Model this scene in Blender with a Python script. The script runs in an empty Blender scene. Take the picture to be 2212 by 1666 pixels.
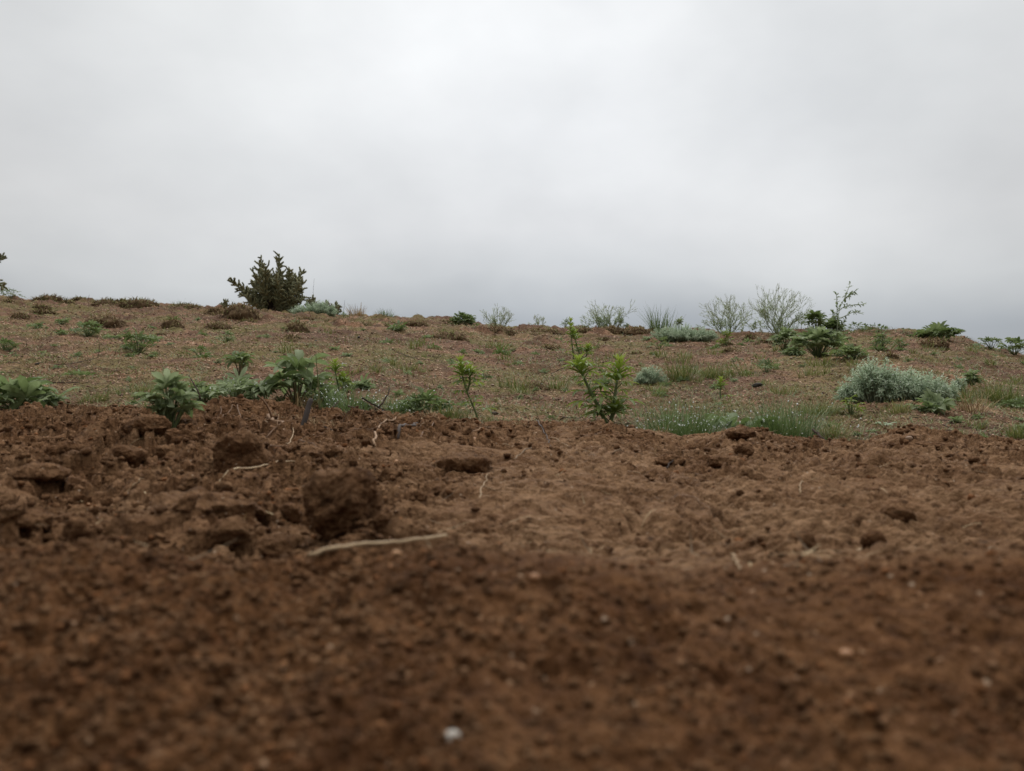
import bpy, bmesh, math, random
import numpy as np
from mathutils import Vector

# ------------------------------------------------------------------ basics
S = bpy.context.scene
COL = S.collection
PI = math.pi
CAMZ = 0.10          # camera height above z = 0
FPX = 1671.0         # focal length in units of the 2212 px wide photograph
CX, CY = 1106.0, 833.0
rs = np.random.RandomState

# ------------------------------------------------------------------ noise
def _hash(ix, iy, iz, seed):
    h = (ix.astype(np.int64) * 374761393 + iy.astype(np.int64) * 668265263 + iz.astype(np.int64) * 2147483647 + seed * 144665) & 0xFFFFFFFF
    h = ((h ^ (h >> 13)) * 1274126177) & 0xFFFFFFFF
    h = ((h ^ (h >> 16)) * 2246822519) & 0xFFFFFFFF
    return (h ^ (h >> 15)) & 0xFFFFFFFF

def perlin2(x, y, seed=0):
    x0 = np.floor(x); y0 = np.floor(y)
    fx = x - x0; fy = y - y0
    z = np.zeros_like(x0)
    def g(dx, dy):
        a = _hash(x0 + dx, y0 + dy, z, seed) * (2 * PI / 4294967296.0)
        return np.cos(a) * (fx - dx) + np.sin(a) * (fy - dy)
    u = fx * fx * fx * (fx * (fx * 6 - 15) + 10); v = fy * fy * fy * (fy * (fy * 6 - 15) + 10)
    a = g(0, 0); b = g(1, 0); c = g(0, 1); d = g(1, 1)
    return ((a + u * (b - a)) * (1 - v) + (c + u * (d - c)) * v) * 1.5

def perlin3(x, y, z, seed=0):
    x0 = np.floor(x); y0 = np.floor(y); z0 = np.floor(z)
    fx, fy, fz = x - x0, y - y0, z - z0
    def g(dx, dy, dz):
        h = _hash(x0 + dx, y0 + dy, z0 + dz, seed)
        a = (h & 0xFFFF) * (2 * PI / 65536.0); c = ((h >> 16) & 0xFFFF) / 32768.0 - 1
        s = np.sqrt(np.maximum(0, 1 - c * c))
        return s * np.cos(a) * (fx - dx) + s * np.sin(a) * (fy - dy) + c * (fz - dz)
    f = lambda t: t * t * t * (t * (t * 6 - 15) + 10)
    u, v, w = f(fx), f(fy), f(fz)
    L = lambda a, b, t: a + t * (b - a)
    return L(L(L(g(0,0,0), g(1,0,0), u), L(g(0,1,0), g(1,1,0), u), v), L(L(g(0,0,1), g(1,0,1), u), L(g(0,1,1), g(1,1,1), u), v), w) * 1.5

def fbm2(x, y, seed=0, o=4, gain=.5, lac=2.03):
    s = 0; a = 1.0
    for i in range(o):
        s = s + a * perlin2(x, y, seed + i * 17); x = x * lac + 3.1; y = y * lac - 1.7; a *= gain
    return s

def worley2(x, y, seed=0):
    x0 = np.floor(x); y0 = np.floor(y); z = np.zeros_like(x0)
    d1 = np.full(x.shape, 9.0); d2 = d1.copy(); cid = np.zeros(x.shape)
    for dx in (-1, 0, 1):
        for dy in (-1, 0, 1):
            h = _hash(x0 + dx, y0 + dy, z, seed)
            px = x0 + dx + (h & 0xFFFF) / 65536.0; py = y0 + dy + ((h >> 16) & 0xFFFF) / 65536.0
            d = np.hypot(px - x, py - y)
            n = d < d1
            d2 = np.where(n, d1, np.minimum(d2, d)); cid = np.where(n, ((h * 7919) & 0xFFFF) / 65536.0, cid); d1 = np.where(n, d, d1)
    return d1, d2, cid

def sstep(a, b, x):
    t = np.clip((x - a) / (b - a), 0, 1); return t * t * (3 - 2 * t)

# ------------------------------------------------------------------ terrain
CREST = np.array([(-400,890),(0,889),(130,886),(230,875),(400,872),(480,868),(560,872),(680,888),(800,893),(900,894),(1000,907),(1090,921),(1180,924),(1260,921),(1330,926),(1400,940),(1470,959),(1540,940),(1600,926),(1680,943),(1780,956),(1870,955),(1930,934),(1965,926),(2040,938),(2110,950),(2212,952),(2600,955)], float)
RIDGE = np.array([(-600,625),(0,645),(60,652),(130,655),(250,660),(440,669),(560,674),(740,686),(950,693),(1100,712),(1300,712),(1450,722),(1600,726),(1700,724),(1800,722),(1900,718),(2000,722),(2080,737),(2150,757),(2212,770),(2600,840)], float)
RDIST = np.array([(-600,9.0),(1200,9.0),(1500,7.0),(1800,5.8),(2212,5.0),(2600,5.0)], float)

def to_px(x, y):
    return CX + FPX * np.clip(x / np.maximum(y, .12), -.9, .9)

def bank_base(x, y):
    px = to_px(x, y)
    crest = np.interp(px, CREST[:, 0], CREST[:, 1])
    zc = -(crest - CY) / FPX * 1.2
    left = sstep(1250, 500, px)
    dep = [-.2, .05, .12, .2, .26, .30, .37, .5, .7, .9, 1.1, 1.2, 1.3, 1.5, 1.9, 2.5]
    flat = np.interp(y, dep, [-.095, -.090, -.085, -.0775, -.0658, -.0685, -.0835, -.0885, -.083, 0, 0, 0, 0, 0, 0, 0])
    # beyond 0.7 m the bank climbs to the crest, then falls away behind it
    t = sstep(.62, 1.2, y)
    far = -.084 + (zc + .084) * t
    drop = np.where(y > 1.2, (y - 1.2) ** 2 * 1.4 + (y - 1.2) * .1, 0)
    z = np.where(y < .7, flat, far - drop)
    z = np.where((y >= .6) & (y < .7), flat * (.7 - y) * 10 + far * (y - .6) * 10, z)
    z = z - left * .010 * np.exp(-((y - .40) / .05) ** 2) + left * .010 * np.exp(-((y - .75) / .16) ** 2)
    z = z + .004 * np.exp(-((y - .28) / .04) ** 2) * np.sin(px * .006 + 1)
    return z + CAMZ

def bank_rough(x, y):
    px = to_px(x, y)
    left = sstep(1150, 640, px)
    crest = sstep(.78, 1.05, y)
    near = sstep(.36, .25, y)
    n = fbm2(x * 6, y * 6, 91, 3)
    return np.clip(.15 + .75 * left + .55 * crest + .6 * near + .55 * n, .08, 1.15)

def bank_z(x, y):
    x = np.asarray(x, float); y = np.asarray(y, float)
    z = bank_base(x, y)
    r = bank_rough(x, y); px = to_px(x, y)
    near = sstep(.41, .30, y); k = 1 - .5 * near
    wx = x + .012 * perlin2(x * 22, y * 22, 5); wy = y + .012 * perlin2(x * 22 + 9, y * 22, 6)
    z = z + .010 * fbm2(x * 5.5, y * 5.5, 1, 2) * (1 - .6 * near)
    b1 = 1 - np.abs(perlin2(wx * 17, wy * 17, 11)) * 2
    b2 = .6 - np.abs(perlin2(wx * 42, wy * 42, 12)) * 2
    b3 = .6 - np.abs(perlin2(wx * 95, wy * 95, 13)) * 2
    cr = sstep(.8, 1.12, y)
    lf = sstep(1250, 600, px) * (1 - near) * (1 - .55 * cr)
    z = z - r * k * ((.0068 + .0045 * lf) * b1 + .0034 * b2 + .0013 * b3) + .003 * r - .007 * cr * sstep(1250, 600, px)
    z = z + .010 * lf * perlin2(wx * 14 + 7, wy * 14, 15)
    z = z + (.0006 + .0011 * r) * fbm2(x * 210, y * 210, 14, 3, .6)
    # crust slabs broken by ledges
    t = fbm2(wx * 9, wy * 13, 21, 3) * 2.4
    z = z + (r + .3) * .008 * (sstep(.42, .52, t - np.floor(t)) - .5) * (1 - near)
    # pits
    d1, d2, cid = worley2(wx * 26, wy * 26, 31)
    z = z - np.where(cid > .62, .014 * (cid - .5) * sstep(.34, .1, d1), 0) * (.25 + .8 * r)
    d1, d2, cid = worley2(wx * 75, wy * 75, 33)
    z = z - np.where(cid > .6, .0040 * sstep(.36, .08, d1), 0) * (.35 + .6 * r)
    # cracks between crust plates on the left
    d1, d2, cid = worley2(wx * 12, wy * 15, 35)
    z = z - .012 * sstep(.07, .0, d2 - d1) * sstep(1200, 700, px) * (1 - near) + (cid - .5) * .006 * sstep(1200, 700, px) * (1 - near)
    w2x = x + .02 * perlin2(x * 14, y * 14, 7); w2y = y + .02 * perlin2(x * 14, y * 14, 8)
    d1, d2, cid = worley2(w2x * 15, w2y * 26, 37)
    z = z - .008 * sstep(.09, .0, d2 - d1) * sstep(.05, .35, fbm2(x * 8, y * 8, 38, 2)) * (1 - near) + (cid - .5) * .0035 * (1 - near)
    # raked, slanting scratches on the right
    st = sstep(1150, 1500, px) * (1 - near) * sstep(1.2, .9, y)
    a = -1.15
    p = x * math.cos(a) + y * math.sin(a); q = -x * math.sin(a) + y * math.cos(a)
    s = perlin2(p * 9 + 3, q * 55, 41) + .6 * perlin2(p * 22, q * 120, 42)
    z = z + st * .0055 * s - st * .013 * sstep(.42, .8, perlin2(p * 16, q * 44, 43))
    # pressed tread bars across the crust, worn away in places
    tw = q * 27 + 1.1 * perlin2(x * 7, y * 7, 45) + .25 * np.sin(p * 40)
    bar = sstep(.35, .95, np.cos(2 * PI * tw)) * sstep(-.15, .3, perlin2(p * 13 + 4, q * 20, 46))
    z = z - sstep(1000, 1350, px) * (1 - near) * sstep(1.15, .9, y) * .0062 * bar
    return z

def field_base(x, y):
    px = CX + FPX * np.clip(x / np.maximum(y, .8), -.9, .9)
    crest = np.interp(px, CREST[:, 0], CREST[:, 1])
    ker = 0
    for o in (-160, -80, 0, 80, 160):
        ker = ker + np.interp(px + o, CREST[:, 0], CREST[:, 1])
    z0 = -(np.minimum(ker / 5, crest + 10) + 9 - CY) / FPX * 1.5
    R = np.interp(px, RIDGE[:, 0], RIDGE[:, 1]); D = np.interp(px, RDIST[:, 0], RDIST[:, 1])
    z1 = (CY - R) / FPX * D + .0175
    sl = (z1 - z0) / (D - 1.5)
    up = z0 + sl * (y - 1.5)
    dn = z1 - .05 * (y - D) - .012 * np.maximum(y - D, 0) ** 1.5
    k = .07
    h = np.clip(.5 + .5 * (dn - up) / k, 0, 1)
    z = dn * (1 - h) + up * h - k * h * (1 - h)
    z = np.maximum(z, -6 + 0 * z)
    return z + CAMZ

def field_z(x, y):
    x = np.asarray(x, float); y = np.asarray(y, float)
    z = field_base(x, y)
    fade = sstep(40, 12, np.abs(y) + np.abs(x))
    z = z + fade * (.016 * fbm2(x * 2.3, y * 2.3, 61, 3) * sstep(1.4, 3, y) + .006 * fbm2(x * 9, y * 9, 62, 2) * sstep(1.4, 2.2, y))
    z = z + fade * .0035 * fbm2(x * 45, y * 45, 63, 3, .6)
    z = z + fade * .045 * sstep(.15, .9, fbm2(x * 3.4, y * 3.4, 64, 3)) * sstep(3.5, 7, y)
    z = z + fade * .006 * fbm2(x * 24, y * 24, 68, 2) * sstep(1.35, 1.7, y)
    d1, d2, cid = worley2(x * 7 + .3 * perlin2(x * 9, y * 9, 66), y * 7, 65)
    z = z + fade * np.where(cid > .45, (cid - .3) * .03, 0) * sstep(.5, .05, d1) * (.35 + sstep(2.5, 6, y))
    return z

def ray_hit(px, py, surf):
    u = (px - CX) / FPX; w = (CY - py) / FPX
    if surf == 'bank':
        ys = np.linspace(.13, 1.25, 2200); f = bank_base
    else:
        ys = np.exp(np.linspace(math.log(1.4), math.log(11), 3000)); f = field_base
    g = f(u * ys, ys) - (CAMZ + w * ys)
    i = np.argmax(g >= 0) if (g >= 0).any() else np.argmax(g / ys)
    return float(u * ys[i]), float(ys[i])

def at_field(px, py):
    x, y = ray_hit(px, py, 'field')
    return Vector((x, y, float(field_z(np.array([x]), np.array([y]))[0])))

def at_bank(px, py):
    x, y = ray_hit(px, py, 'bank')
    return Vector((x, y, float(bank_z(np.array([x]), np.array([y]))[0])))

# ------------------------------------------------------------------ mesh building
class MB:
    def __init__(s): s.V = []; s.F3 = []; s.F4 = []; s.A = []; s.n = 0
    def add(s, V, F, var=0.5):
        V = np.asarray(V, float).reshape(-1, 3); F = np.asarray(F, np.int64)
        if not len(V): return
        (s.F4 if F.shape[1] == 4 else s.F3).append(F + s.n)
        s.V.append(V); s.A.append(np.broadcast_to(np.asarray(var, float), (len(V),))); s.n += len(V)
    def mesh(s, name, m, smooth=True):
        me = bpy.data.meshes.new(name)
        V = np.concatenate(s.V); A = np.concatenate(s.A)
        f4 = np.concatenate(s.F4) if s.F4 else np.zeros((0, 4), np.int64)
        f3 = np.concatenate(s.F3) if s.F3 else np.zeros((0, 3), np.int64)
        loops = np.concatenate([f4.ravel(), f3.ravel()]).astype(np.int32)
        st = np.concatenate([np.arange(len(f4)) * 4, len(f4) * 4 + np.arange(len(f3)) * 3]).astype(np.int32)
        me.vertices.add(len(V)); me.vertices.foreach_set('co', V.astype(np.float32).ravel())
        me.loops.add(len(loops)); me.loops.foreach_set('vertex_index', loops)
        me.polygons.add(len(st)); me.polygons.foreach_set('loop_start', st)
        me.update(calc_edges=True)
        me.polygons.foreach_set('use_smooth', np.full(len(st), smooth, dtype=bool))
        at = me.attributes.new('var', 'FLOAT', 'POINT'); at.data.foreach_set('value', A.astype(np.float32))
        me.materials.append(m); me.validate(); me.update()
        return me
    def build(s, name, m, parent=None, smooth=True):
        if not s.n: return None
        o = bpy.data.objects.new(name, s.mesh(name, m, smooth)); COL.objects.link(o)
        if parent is not None: o.parent = parent
        return o

def norm(v):
    v = np.asarray(v, float)
    return v / np.maximum(np.linalg.norm(v, axis=-1, keepdims=True), 1e-9)

def tube(mb, P, R, sides=6, var=.5, bump=0, rng=None):
    P = np.asarray(P, float); n = len(P); R = np.broadcast_to(np.asarray(R, float), (n,))
    T = norm(np.gradient(P, axis=0))
    ref = np.array([.31, .17, .93]) if abs(T[0][2]) < .85 else np.array([.9, .3, .1])
    A = norm(np.cross(T, ref)); B = np.cross(T, A)
    th = np.arange(sides) * 2 * PI / sides
    rr = R[:, None] * np.ones((n, sides))
    if bump: rr = rr * (1 + bump * (rng.rand(n, sides) - .5))
    V = P[:, None] + rr[..., None] * (np.cos(th)[None, :, None] * A[:, None] + np.sin(th)[None, :, None] * B[:, None])
    V = np.concatenate([V.reshape(-1, 3), P[-1:] + T[-1:] * R[-1] * .6, P[:1] - T[:1] * R[0] * .3])
    i, j = np.meshgrid(np.arange(n - 1), np.arange(sides), indexing='ij'); j2 = (j + 1) % sides
    mb.add(V, np.stack([i * sides + j, i * sides + j2, (i + 1) * sides + j2, (i + 1) * sides + j], -1).reshape(-1, 4), var)
    k = np.arange(sides); e = n * sides
    off = mb.n - len(V)
    mb.F3.append(np.stack([(n - 1) * sides + k, (n - 1) * sides + (k + 1) % sides, np.full(sides, e)], -1) + off)
    mb.F3.append(np.stack([(k + 1) % sides, k, np.full(sides, e + 1)], -1) + off)

def leaflets(mb, B, D, U, L, W, curl, fold=.25, nseg=4, var=.5, shape=.75, tipw=.04):
    """N folded leaf blades at once: base B, direction D, upper side U."""
    B = np.asarray(B, float).reshape(-1, 3); N = len(B)
    if not N: return
    D = norm(np.broadcast_to(D, (N, 3))); U = np.broadcast_to(np.asarray(U, float), (N, 3))
    Sd = norm(np.cross(D, U)); U = np.cross(Sd, D)
    L = np.broadcast_to(np.asarray(L, float), (N,)); W = np.broadcast_to(np.asarray(W, float), (N,))
    curl = np.broadcast_to(np.asarray(curl, float), (N,)); var = np.broadcast_to(np.asarray(var, float), (N,))
    t = np.linspace(0, 1, nseg + 1)
    w = np.sin(PI * np.clip(t ** (1 / shape) * .97 + .03, 0, 1)) ** .8; w[0] = max(w[0], .12); w[-1] = tipw
    ang = curl[:, None] * t[None]                                   # bends along an arc
    with np.errstate(divide='ignore', invalid='ignore'):
        a = np.where(np.abs(curl) < 1e-3, 1e-3, curl)[:, None]
        s = np.sin(a * t[None]) / a; c = (1 - np.cos(a * t[None])) / a
    C = B[:, None] + (D[:, None] * s[..., None] + U[:, None] * c[..., None]) * L[:, None, None]
    Un = U[:, None] * np.cos(ang)[..., None] - D[:, None] * np.sin(ang)[..., None]
    hw = (W[:, None] * w[None] * .5)[..., None]
    Lf = C + Sd[:, None] * hw + Un * hw * fold * 2; Rt = C - Sd[:, None] * hw + Un * hw * fold * 2
    V = np.stack([Lf, C, Rt], 2)
    base = (np.arange(N) * (nseg + 1) * 3)[:, None, None]
    i = (np.arange(nseg) * 3)[None, :, None]; j = np.arange(2)[None, None, :]
    q = base + i + j
    F = np.stack([q, q + 1, q + 4, q + 3], -1).reshape(-1, 4)
    mb.add(V.reshape(-1, 3), F, np.repeat(var, (nseg + 1) * 3))

def blades(mb, B, D, U, L, W, curl, nseg=3, var=.5):
    """N grass blades, flat tapering strips that bend."""
    B = np.asarray(B, float).reshape(-1, 3); N = len(B)
    if not N: return
    D = norm(np.broadcast_to(D, (N, 3))); U = np.broadcast_to(np.asarray(U, float), (N, 3))
    Sd = norm(np.cross(D, U)); U = np.cross(Sd, D)
    L = np.broadcast_to(np.asarray(L, float), (N,)); W = np.broadcast_to(np.asarray(W, float), (N,))
    curl = np.broadcast_to(np.asarray(curl, float), (N,)); var = np.broadcast_to(np.asarray(var, float), (N,))
    t = np.linspace(0, 1, nseg + 1)
    a = np.where(np.abs(curl) < 1e-3, 1e-3, curl)[:, None]
    s = np.sin(a * t) / a; c = (1 - np.cos(a * t)) / a
    C = B[:, None] + (D[:, None] * s[..., None] + U[:, None] * c[..., None]) * L[:, None, None]
    hw = (W[:, None] * (1 - t[None] ** 1.6 * .9) * .5)[..., None]
    V = np.stack([C + Sd[:, None] * hw, C - Sd[:, None] * hw], 2)
    base = (np.arange(N) * (nseg + 1) * 2)[:, None]
    q = (base + (np.arange(nseg) * 2)[None])
    F = np.stack([q, q + 1, q + 3, q + 2], -1).reshape(-1, 4)
    mb.add(V.reshape(-1, 3), F, np.repeat(var, (nseg + 1) * 2))

_ico = {}
def ico(sub):
    if sub not in _ico:
        bm = bmesh.new(); bmesh.ops.create_icosphere(bm, subdivisions=sub, radius=1.0)
        V = np.array([v.co[:] for v in bm.verts]); F = np.array([[v.index for v in f.verts] for f in bm.faces]); bm.free()
        _ico[sub] = (V, F)
    return _ico[sub]

def lumps(mb, P, R, rng, sub=1, jit=.35, flat=.7, var=None):
    """many small jittered lumps"""
    V, F = ico(sub); N = len(P); P = np.asarray(P, float)
    if not N: return
    R = np.broadcast_to(np.asarray(R, float), (N,))
    q = rng.normal(size=(N, 3)); a = norm(q)
    ax = norm(np.cross(a, rng.normal(size=(N, 3)))); az = np.cross(a, ax)
    sc = np.stack([1 + .45 * (rng.rand(N) - .3), np.full(N, 1.0), .6 + .5 * rng.rand(N)], -1)
    W = V[None] * (1 + jit * (rng.rand(N, len(V), 1) - .5) * 2) * sc[:, None]
    W = W[..., 0:1] * a[:, None] + W[..., 1:2] * ax[:, None] + W[..., 2:3] * az[:, None]
    W[..., 2] *= flat
    W = P[:, None] + W * R[:, None, None]
    if var is None: var = rng.rand(N)
    mb.add(W.reshape(-1, 3), (np.arange(N)[:, None, None] * len(V) + F[None]).reshape(-1, 3), np.repeat(np.broadcast_to(var, (N,)), len(V)))

# ------------------------------------------------------------------ materials
def nt(m):
    m.use_nodes = True; t = m.node_tree; t.nodes.clear(); return t
class N:
    def __init__(s, t): s.t = t
    def __call__(s, typ, ins=None, **kw):
        n = s.t.nodes.new(typ)
        for k, v in kw.items(): setattr(n, k, v)
        for k, v in (ins or {}).items():
            if isinstance(v, bpy.types.NodeSocket): s.t.links.new(v, n.inputs[k])
            else: n.inputs[k].default_value = v
        return n
    def ramp(s, fac, stops, interp='LINEAR'):
        n = s.t.nodes.new('ShaderNodeValToRGB'); s.t.links.new(fac, n.inputs[0]); e = n.color_ramp.elements
        n.color_ramp.interpolation = interp
        while len(e) < len(stops): e.new(.5)
        for el, (p, c) in zip(e, stops): el.position = p; el.color = (*c, 1) if len(c) == 3 else c
        return n.outputs[0]
    def mix(s, fac, a, b, mode='MIX'):
        n = s.t.nodes.new('ShaderNodeMix'); n.data_type = 'RGBA'; n.blend_type = mode
        for sock, v in ((n.inputs['Factor'], fac), (n.inputs[6], a), (n.inputs[7], b)):
            if isinstance(v, bpy.types.NodeSocket): s.t.links.new(v, sock)
            else: sock.default_value = v if not isinstance(v, tuple) else ((*v, 1) if len(v) == 3 else v)
        return n.outputs[2]
    def math(s, op, a, b=0., clamp=False):
        n = s.t.nodes.new('ShaderNodeMath'); n.operation = op; n.use_clamp = clamp
        for i, v in enumerate((a, b)):
            if isinstance(v, bpy.types.NodeSocket): s.t.links.new(v, n.inputs[i])
            else: n.inputs[i].default_value = v
        return n.outputs[0]
    def noise(s, co, scale, detail=4, rough=.55):
        return s('ShaderNodeTexNoise', {'Vector': co, 'Scale': scale, 'Detail': detail, 'Roughness': rough}).outputs['Fac']

def soil_material(name, lump=False, tint=1.0):
    m = bpy.data.materials.new(name); t = nt(m); n = N(t)
    co = n('ShaderNodeNewGeometry').outputs['Position']
    g = n.noise(co, 130, 7, .65); p = n.noise(co, 11, 4, .55); f = n.noise(co, 520, 3, .6)
    # 'var' on the sheet blends two palettes: darker towards the camera and where rough
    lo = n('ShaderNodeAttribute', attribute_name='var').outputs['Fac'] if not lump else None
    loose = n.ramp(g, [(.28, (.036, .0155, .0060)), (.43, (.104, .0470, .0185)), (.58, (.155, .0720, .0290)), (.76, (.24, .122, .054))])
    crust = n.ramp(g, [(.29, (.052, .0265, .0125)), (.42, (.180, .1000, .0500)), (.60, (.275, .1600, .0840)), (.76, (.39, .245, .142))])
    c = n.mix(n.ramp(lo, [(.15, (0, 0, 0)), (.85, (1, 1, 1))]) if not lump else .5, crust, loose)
    c = n.mix(n.ramp(p, [(.38, (0, 0, 0)), (.66, (1, 1, 1))]), c, n.mix(1.0, c, (1.08, 1.10, 1.14), 'MULTIPLY'))
    c = n.mix(n.ramp(n.noise(co, 28, 3), [(.35, (0, 0, 0)), (.6, (1, 1, 1))]), n.mix(1.0, c, (.72, .66, .62), 'MULTIPLY'), c)
    v = n('ShaderNodeTexVoronoi', {'Vector': co, 'Scale': 330.0})
    sp = n.math('MULTIPLY', n.math('GREATER_THAN', n('ShaderNodeSeparateColor', {'Color': v.outputs['Color']}).outputs[0], .93), n.math('LESS_THAN', v.outputs['Distance'], .34))
    c = n.mix(sp, c, n.ramp(n('ShaderNodeSeparateColor', {'Color': v.outputs['Color']}).outputs[1], [(0, (.20, .10, .05)), (.6, (.30, .17, .09)), (1, (.36, .27, .19))]))
    if lump:
        at = n('ShaderNodeAttribute', attribute_name='var').outputs['Fac']
        c = n.mix(1.0, c, n.ramp(at, [(0, (.82, .80, .78)), (.6, (1, 1, 1)), (.9, (1.2, 1.17, 1.13)), (.97, (1.5, 1.25, 1.05)), (1, (1.7, 1.5, 1.35))]), 'MULTIPLY')
    if tint != 1.0: c = n.mix(1.0, c, (tint, tint, tint), 'MULTIPLY')
    vb = n('ShaderNodeTexVoronoi', {'Vector': co, 'Scale': 210.0}).outputs['Distance']
    h = n.math('ADD', n.math('ADD', n.math('MULTIPLY', g, .8), n.math('MULTIPLY', f, .3)), n.math('MULTIPLY', vb, -.45))
    b = n('ShaderNodeBump', {'Height': h, 'Strength': 1.0, 'Distance': .006})
    ro = n.ramp(p, [(.3, (.62, .62, .62)), (.7, (.9, .9, .9))])
    bs = n('ShaderNodeBsdfPrincipled', {'Base Color': c, 'Roughness': ro, 'Normal': b.outputs[0], 'Specular IOR Level': .07})
    t.links.new(bs.outputs[0], n('ShaderNodeOutputMaterial').inputs[0])
    return m

def field_material():
    m = bpy.data.materials.new('gravelly_ground'); t = nt(m); n = N(t)
    co = n('ShaderNodeTexCoord').outputs['Object']
    v = n('ShaderNodeTexVoronoi', {'Vector': co, 'Scale': 170.0}); vc = n('ShaderNodeSeparateColor', {'Color': v.outputs['Color']})
    grav = n.ramp(vc.outputs[0], [(0, (.07, .04, .026)), (.35, (.18, .105, .066)), (.65, (.27, .165, .108)), (.88, (.38, .26, .18)), (1, (.52, .40, .30))])
    v2 = n('ShaderNodeTexVoronoi', {'Vector': co, 'Scale': 60.0})
    grav2 = n.ramp(n('ShaderNodeSeparateColor', {'Color': v2.outputs['Color']}).outputs[1], [(0, (.09, .052, .034)), (.5, (.20, .12, .077)), (1, (.34, .22, .15))])
    grav = n.mix(.45, grav, grav2)
    p = n.noise(co, 2.2, 5, .6); q = n.noise(co, 6.5, 5, .62); r = n.noise(co, 30, 5, .65)
    dirt = n.ramp(r, [(.3, (.05, .028, .018)), (.7, (.14, .083, .054))])
    moss = n.ramp(r, [(.3, (.066, .062, .022)), (.7, (.165, .155, .066))])
    c = n.mix(n.ramp(q, [(.42, (0, 0, 0)), (.58, (1, 1, 1))]), dirt, grav)
    c = n.mix(n.ramp(p, [(.45, (0, 0, 0)), (.58, (.85, .85, .85))]), c, moss)
    c = n.mix(n.ramp(n.noise(co, 1.1, 5, .6), [(.38, (1, 1, 1)), (.53, (0, 0, 0))]), c, dirt)
    c = n.mix(1.0, c, (1.08, .95, .83), 'MULTIPLY')
    h = n.math('ADD', n.math('MULTIPLY', n.math('SUBTRACT', .6, v.outputs['Distance']), .5), r)
    b = n('ShaderNodeBump', {'Height': h, 'Strength': .9, 'Distance': .008})
    bs = n('ShaderNodeBsdfPrincipled', {'Base Color': c, 'Roughness': .85, 'Normal': b.outputs[0], 'Specular IOR Level': .14})
    t.links.new(bs.outputs[0], n('ShaderNodeOutputMaterial').inputs[0])
    return m

def plant_material(name, stops, rough=.6, trans=.25, sheen=.0, spec=.3, nscale=120, back=None):
    """colour from each leaf's own 'var' value plus a fine mottle; some light passes through"""
    m = bpy.data.materials.new(name); t = nt(m); n = N(t)
    at = n('ShaderNodeAttribute', attribute_name='var').outputs['Fac']
    co = n('ShaderNodeTexCoord').outputs['Object']
    f = n.math('ADD', at, n.math('MULTIPLY', n.math('SUBTRACT', n.noise(co, nscale, 3), .5), .45), True)
    c = n.ramp(f, stops)
    if back is not None:
        c = n.mix(n('ShaderNodeNewGeometry').outputs['Backfacing'], c, n.mix(.5, c, back))
    bs = n('ShaderNodeBsdfPrincipled', {'Base Color': c, 'Roughness': rough, 'Specular IOR Level': spec, 'Sheen Weight': sheen})
    out = bs.outputs[0]
    if trans:
        tr = n('ShaderNodeBsdfTranslucent', {'Color': c})
        out = n('ShaderNodeMixShader', {0: trans, 1: bs.outputs[0], 2: tr.outputs[0]}).outputs[0]
    t.links.new(out, n('ShaderNodeOutputMaterial').inputs[0])
    return m

M = {}
M['soil'] = soil_material('bank_soil'); M['clod'] = soil_material('clod_soil', True, .95)
M['field'] = field_material()
M['leaf'] = plant_material('grey_green_leaf', [(0, (.088, .132, .038)), (.5, (.190, .252, .098)), (1, (.40, .47, .28))], .6, .42, .08, .25, back=(.22, .26, .15))
M['leafdark'] = plant_material('dark_green_leaf', [(0, (.072, .110, .028)), (.5, (.150, .208, .068)), (1, (.29, .355, .165))], .6, .38, .05, .25, back=(.15, .19, .10))
M['lupine'] = plant_material('mid_green_leaf', [(0, (.105, .155, .024)), (.5, (.215, .285, .050)), (1, (.34, .41, .095))], .5, .38, .1, .35, back=(.11, .16, .07))
M['tip'] = plant_material('yellow_green_leaf', [(0, (.14, .21, .026)), (.5, (.23, .31, .040)), (1, (.36, .43, .08))], .5, .35, .1, .35)
M['silver'] = plant_material('silver_leaf', [(0, (.17, .235, .135)), (.5, (.40, .50, .335)), (1, (.68, .76, .60))], .65, .38, .1, .25)
M['stem'] = plant_material('plant_stem', [(0, (.10, .085, .035)), (.5, (.17, .14, .06)), (1, (.25, .19, .09))], .6, 0, .1)
M['greenstem'] = plant_material('green_stem', [(0, (.07, .10, .03)), (.5, (.12, .16, .055)), (1, (.2, .22, .1))], .55, 0, .1)
M['wiry'] = plant_material('wiry_stem', [(0, (.17, .205, .125)), (.5, (.36, .42, .285)), (1, (.54, .60, .44))], .7, .1, 0)
M['grass'] = plant_material('green_blade', [(0, (.06, .088, .018)), (.45, (.14, .17, .044)), (.8, (.22, .225, .07)), (1, (.34, .28, .12))], .5, .3, 0, .35, 40)
M['dewgrass'] = plant_material('dewy_blade', [(0, (.05, .085, .022)), (.5, (.115, .175, .052)), (1, (.21, .275, .11))], .45, .3, .1, .4, 40)
M['dry'] = plant_material('dry_blade', [(0, (.10, .062, .03)), (.5, (.27, .185, .092)), (1, (.52, .40, .23))], .7, .2, 0, .25, 40)
M['thatch'] = plant_material('thatch_blade', [(0, (.075, .05, .024)), (.45, (.20, .138, .064)), (.75, (.32, .235, .115)), (1, (.20, .21, .068))], .8, .15, 0, .2, 60)
M['mat'] = plant_material('root_mat', [(0, (.045, .028, .015)), (.5, (.125, .080, .044)), (1, (.22, .15, .082))], .9, 0, 0, .15, 60)
M['cactus'] = plant_material('cactus_joint', [(0, (.060, .066, .030)), (.5, (.145, .150, .074)), (1, (.30, .285, .155))], .7, 0, .1, .2, 60)
M['spine'] = plant_material('cactus_spine', [(0, (.16, .135, .085)), (1, (.36, .31, .21))], .7, 0, 0, .2)
M['wood'] = plant_material('cactus_trunk', [(0, (.025, .018, .013)), (1, (.07, .05, .035))], .9, 0, 0, .2)
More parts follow.
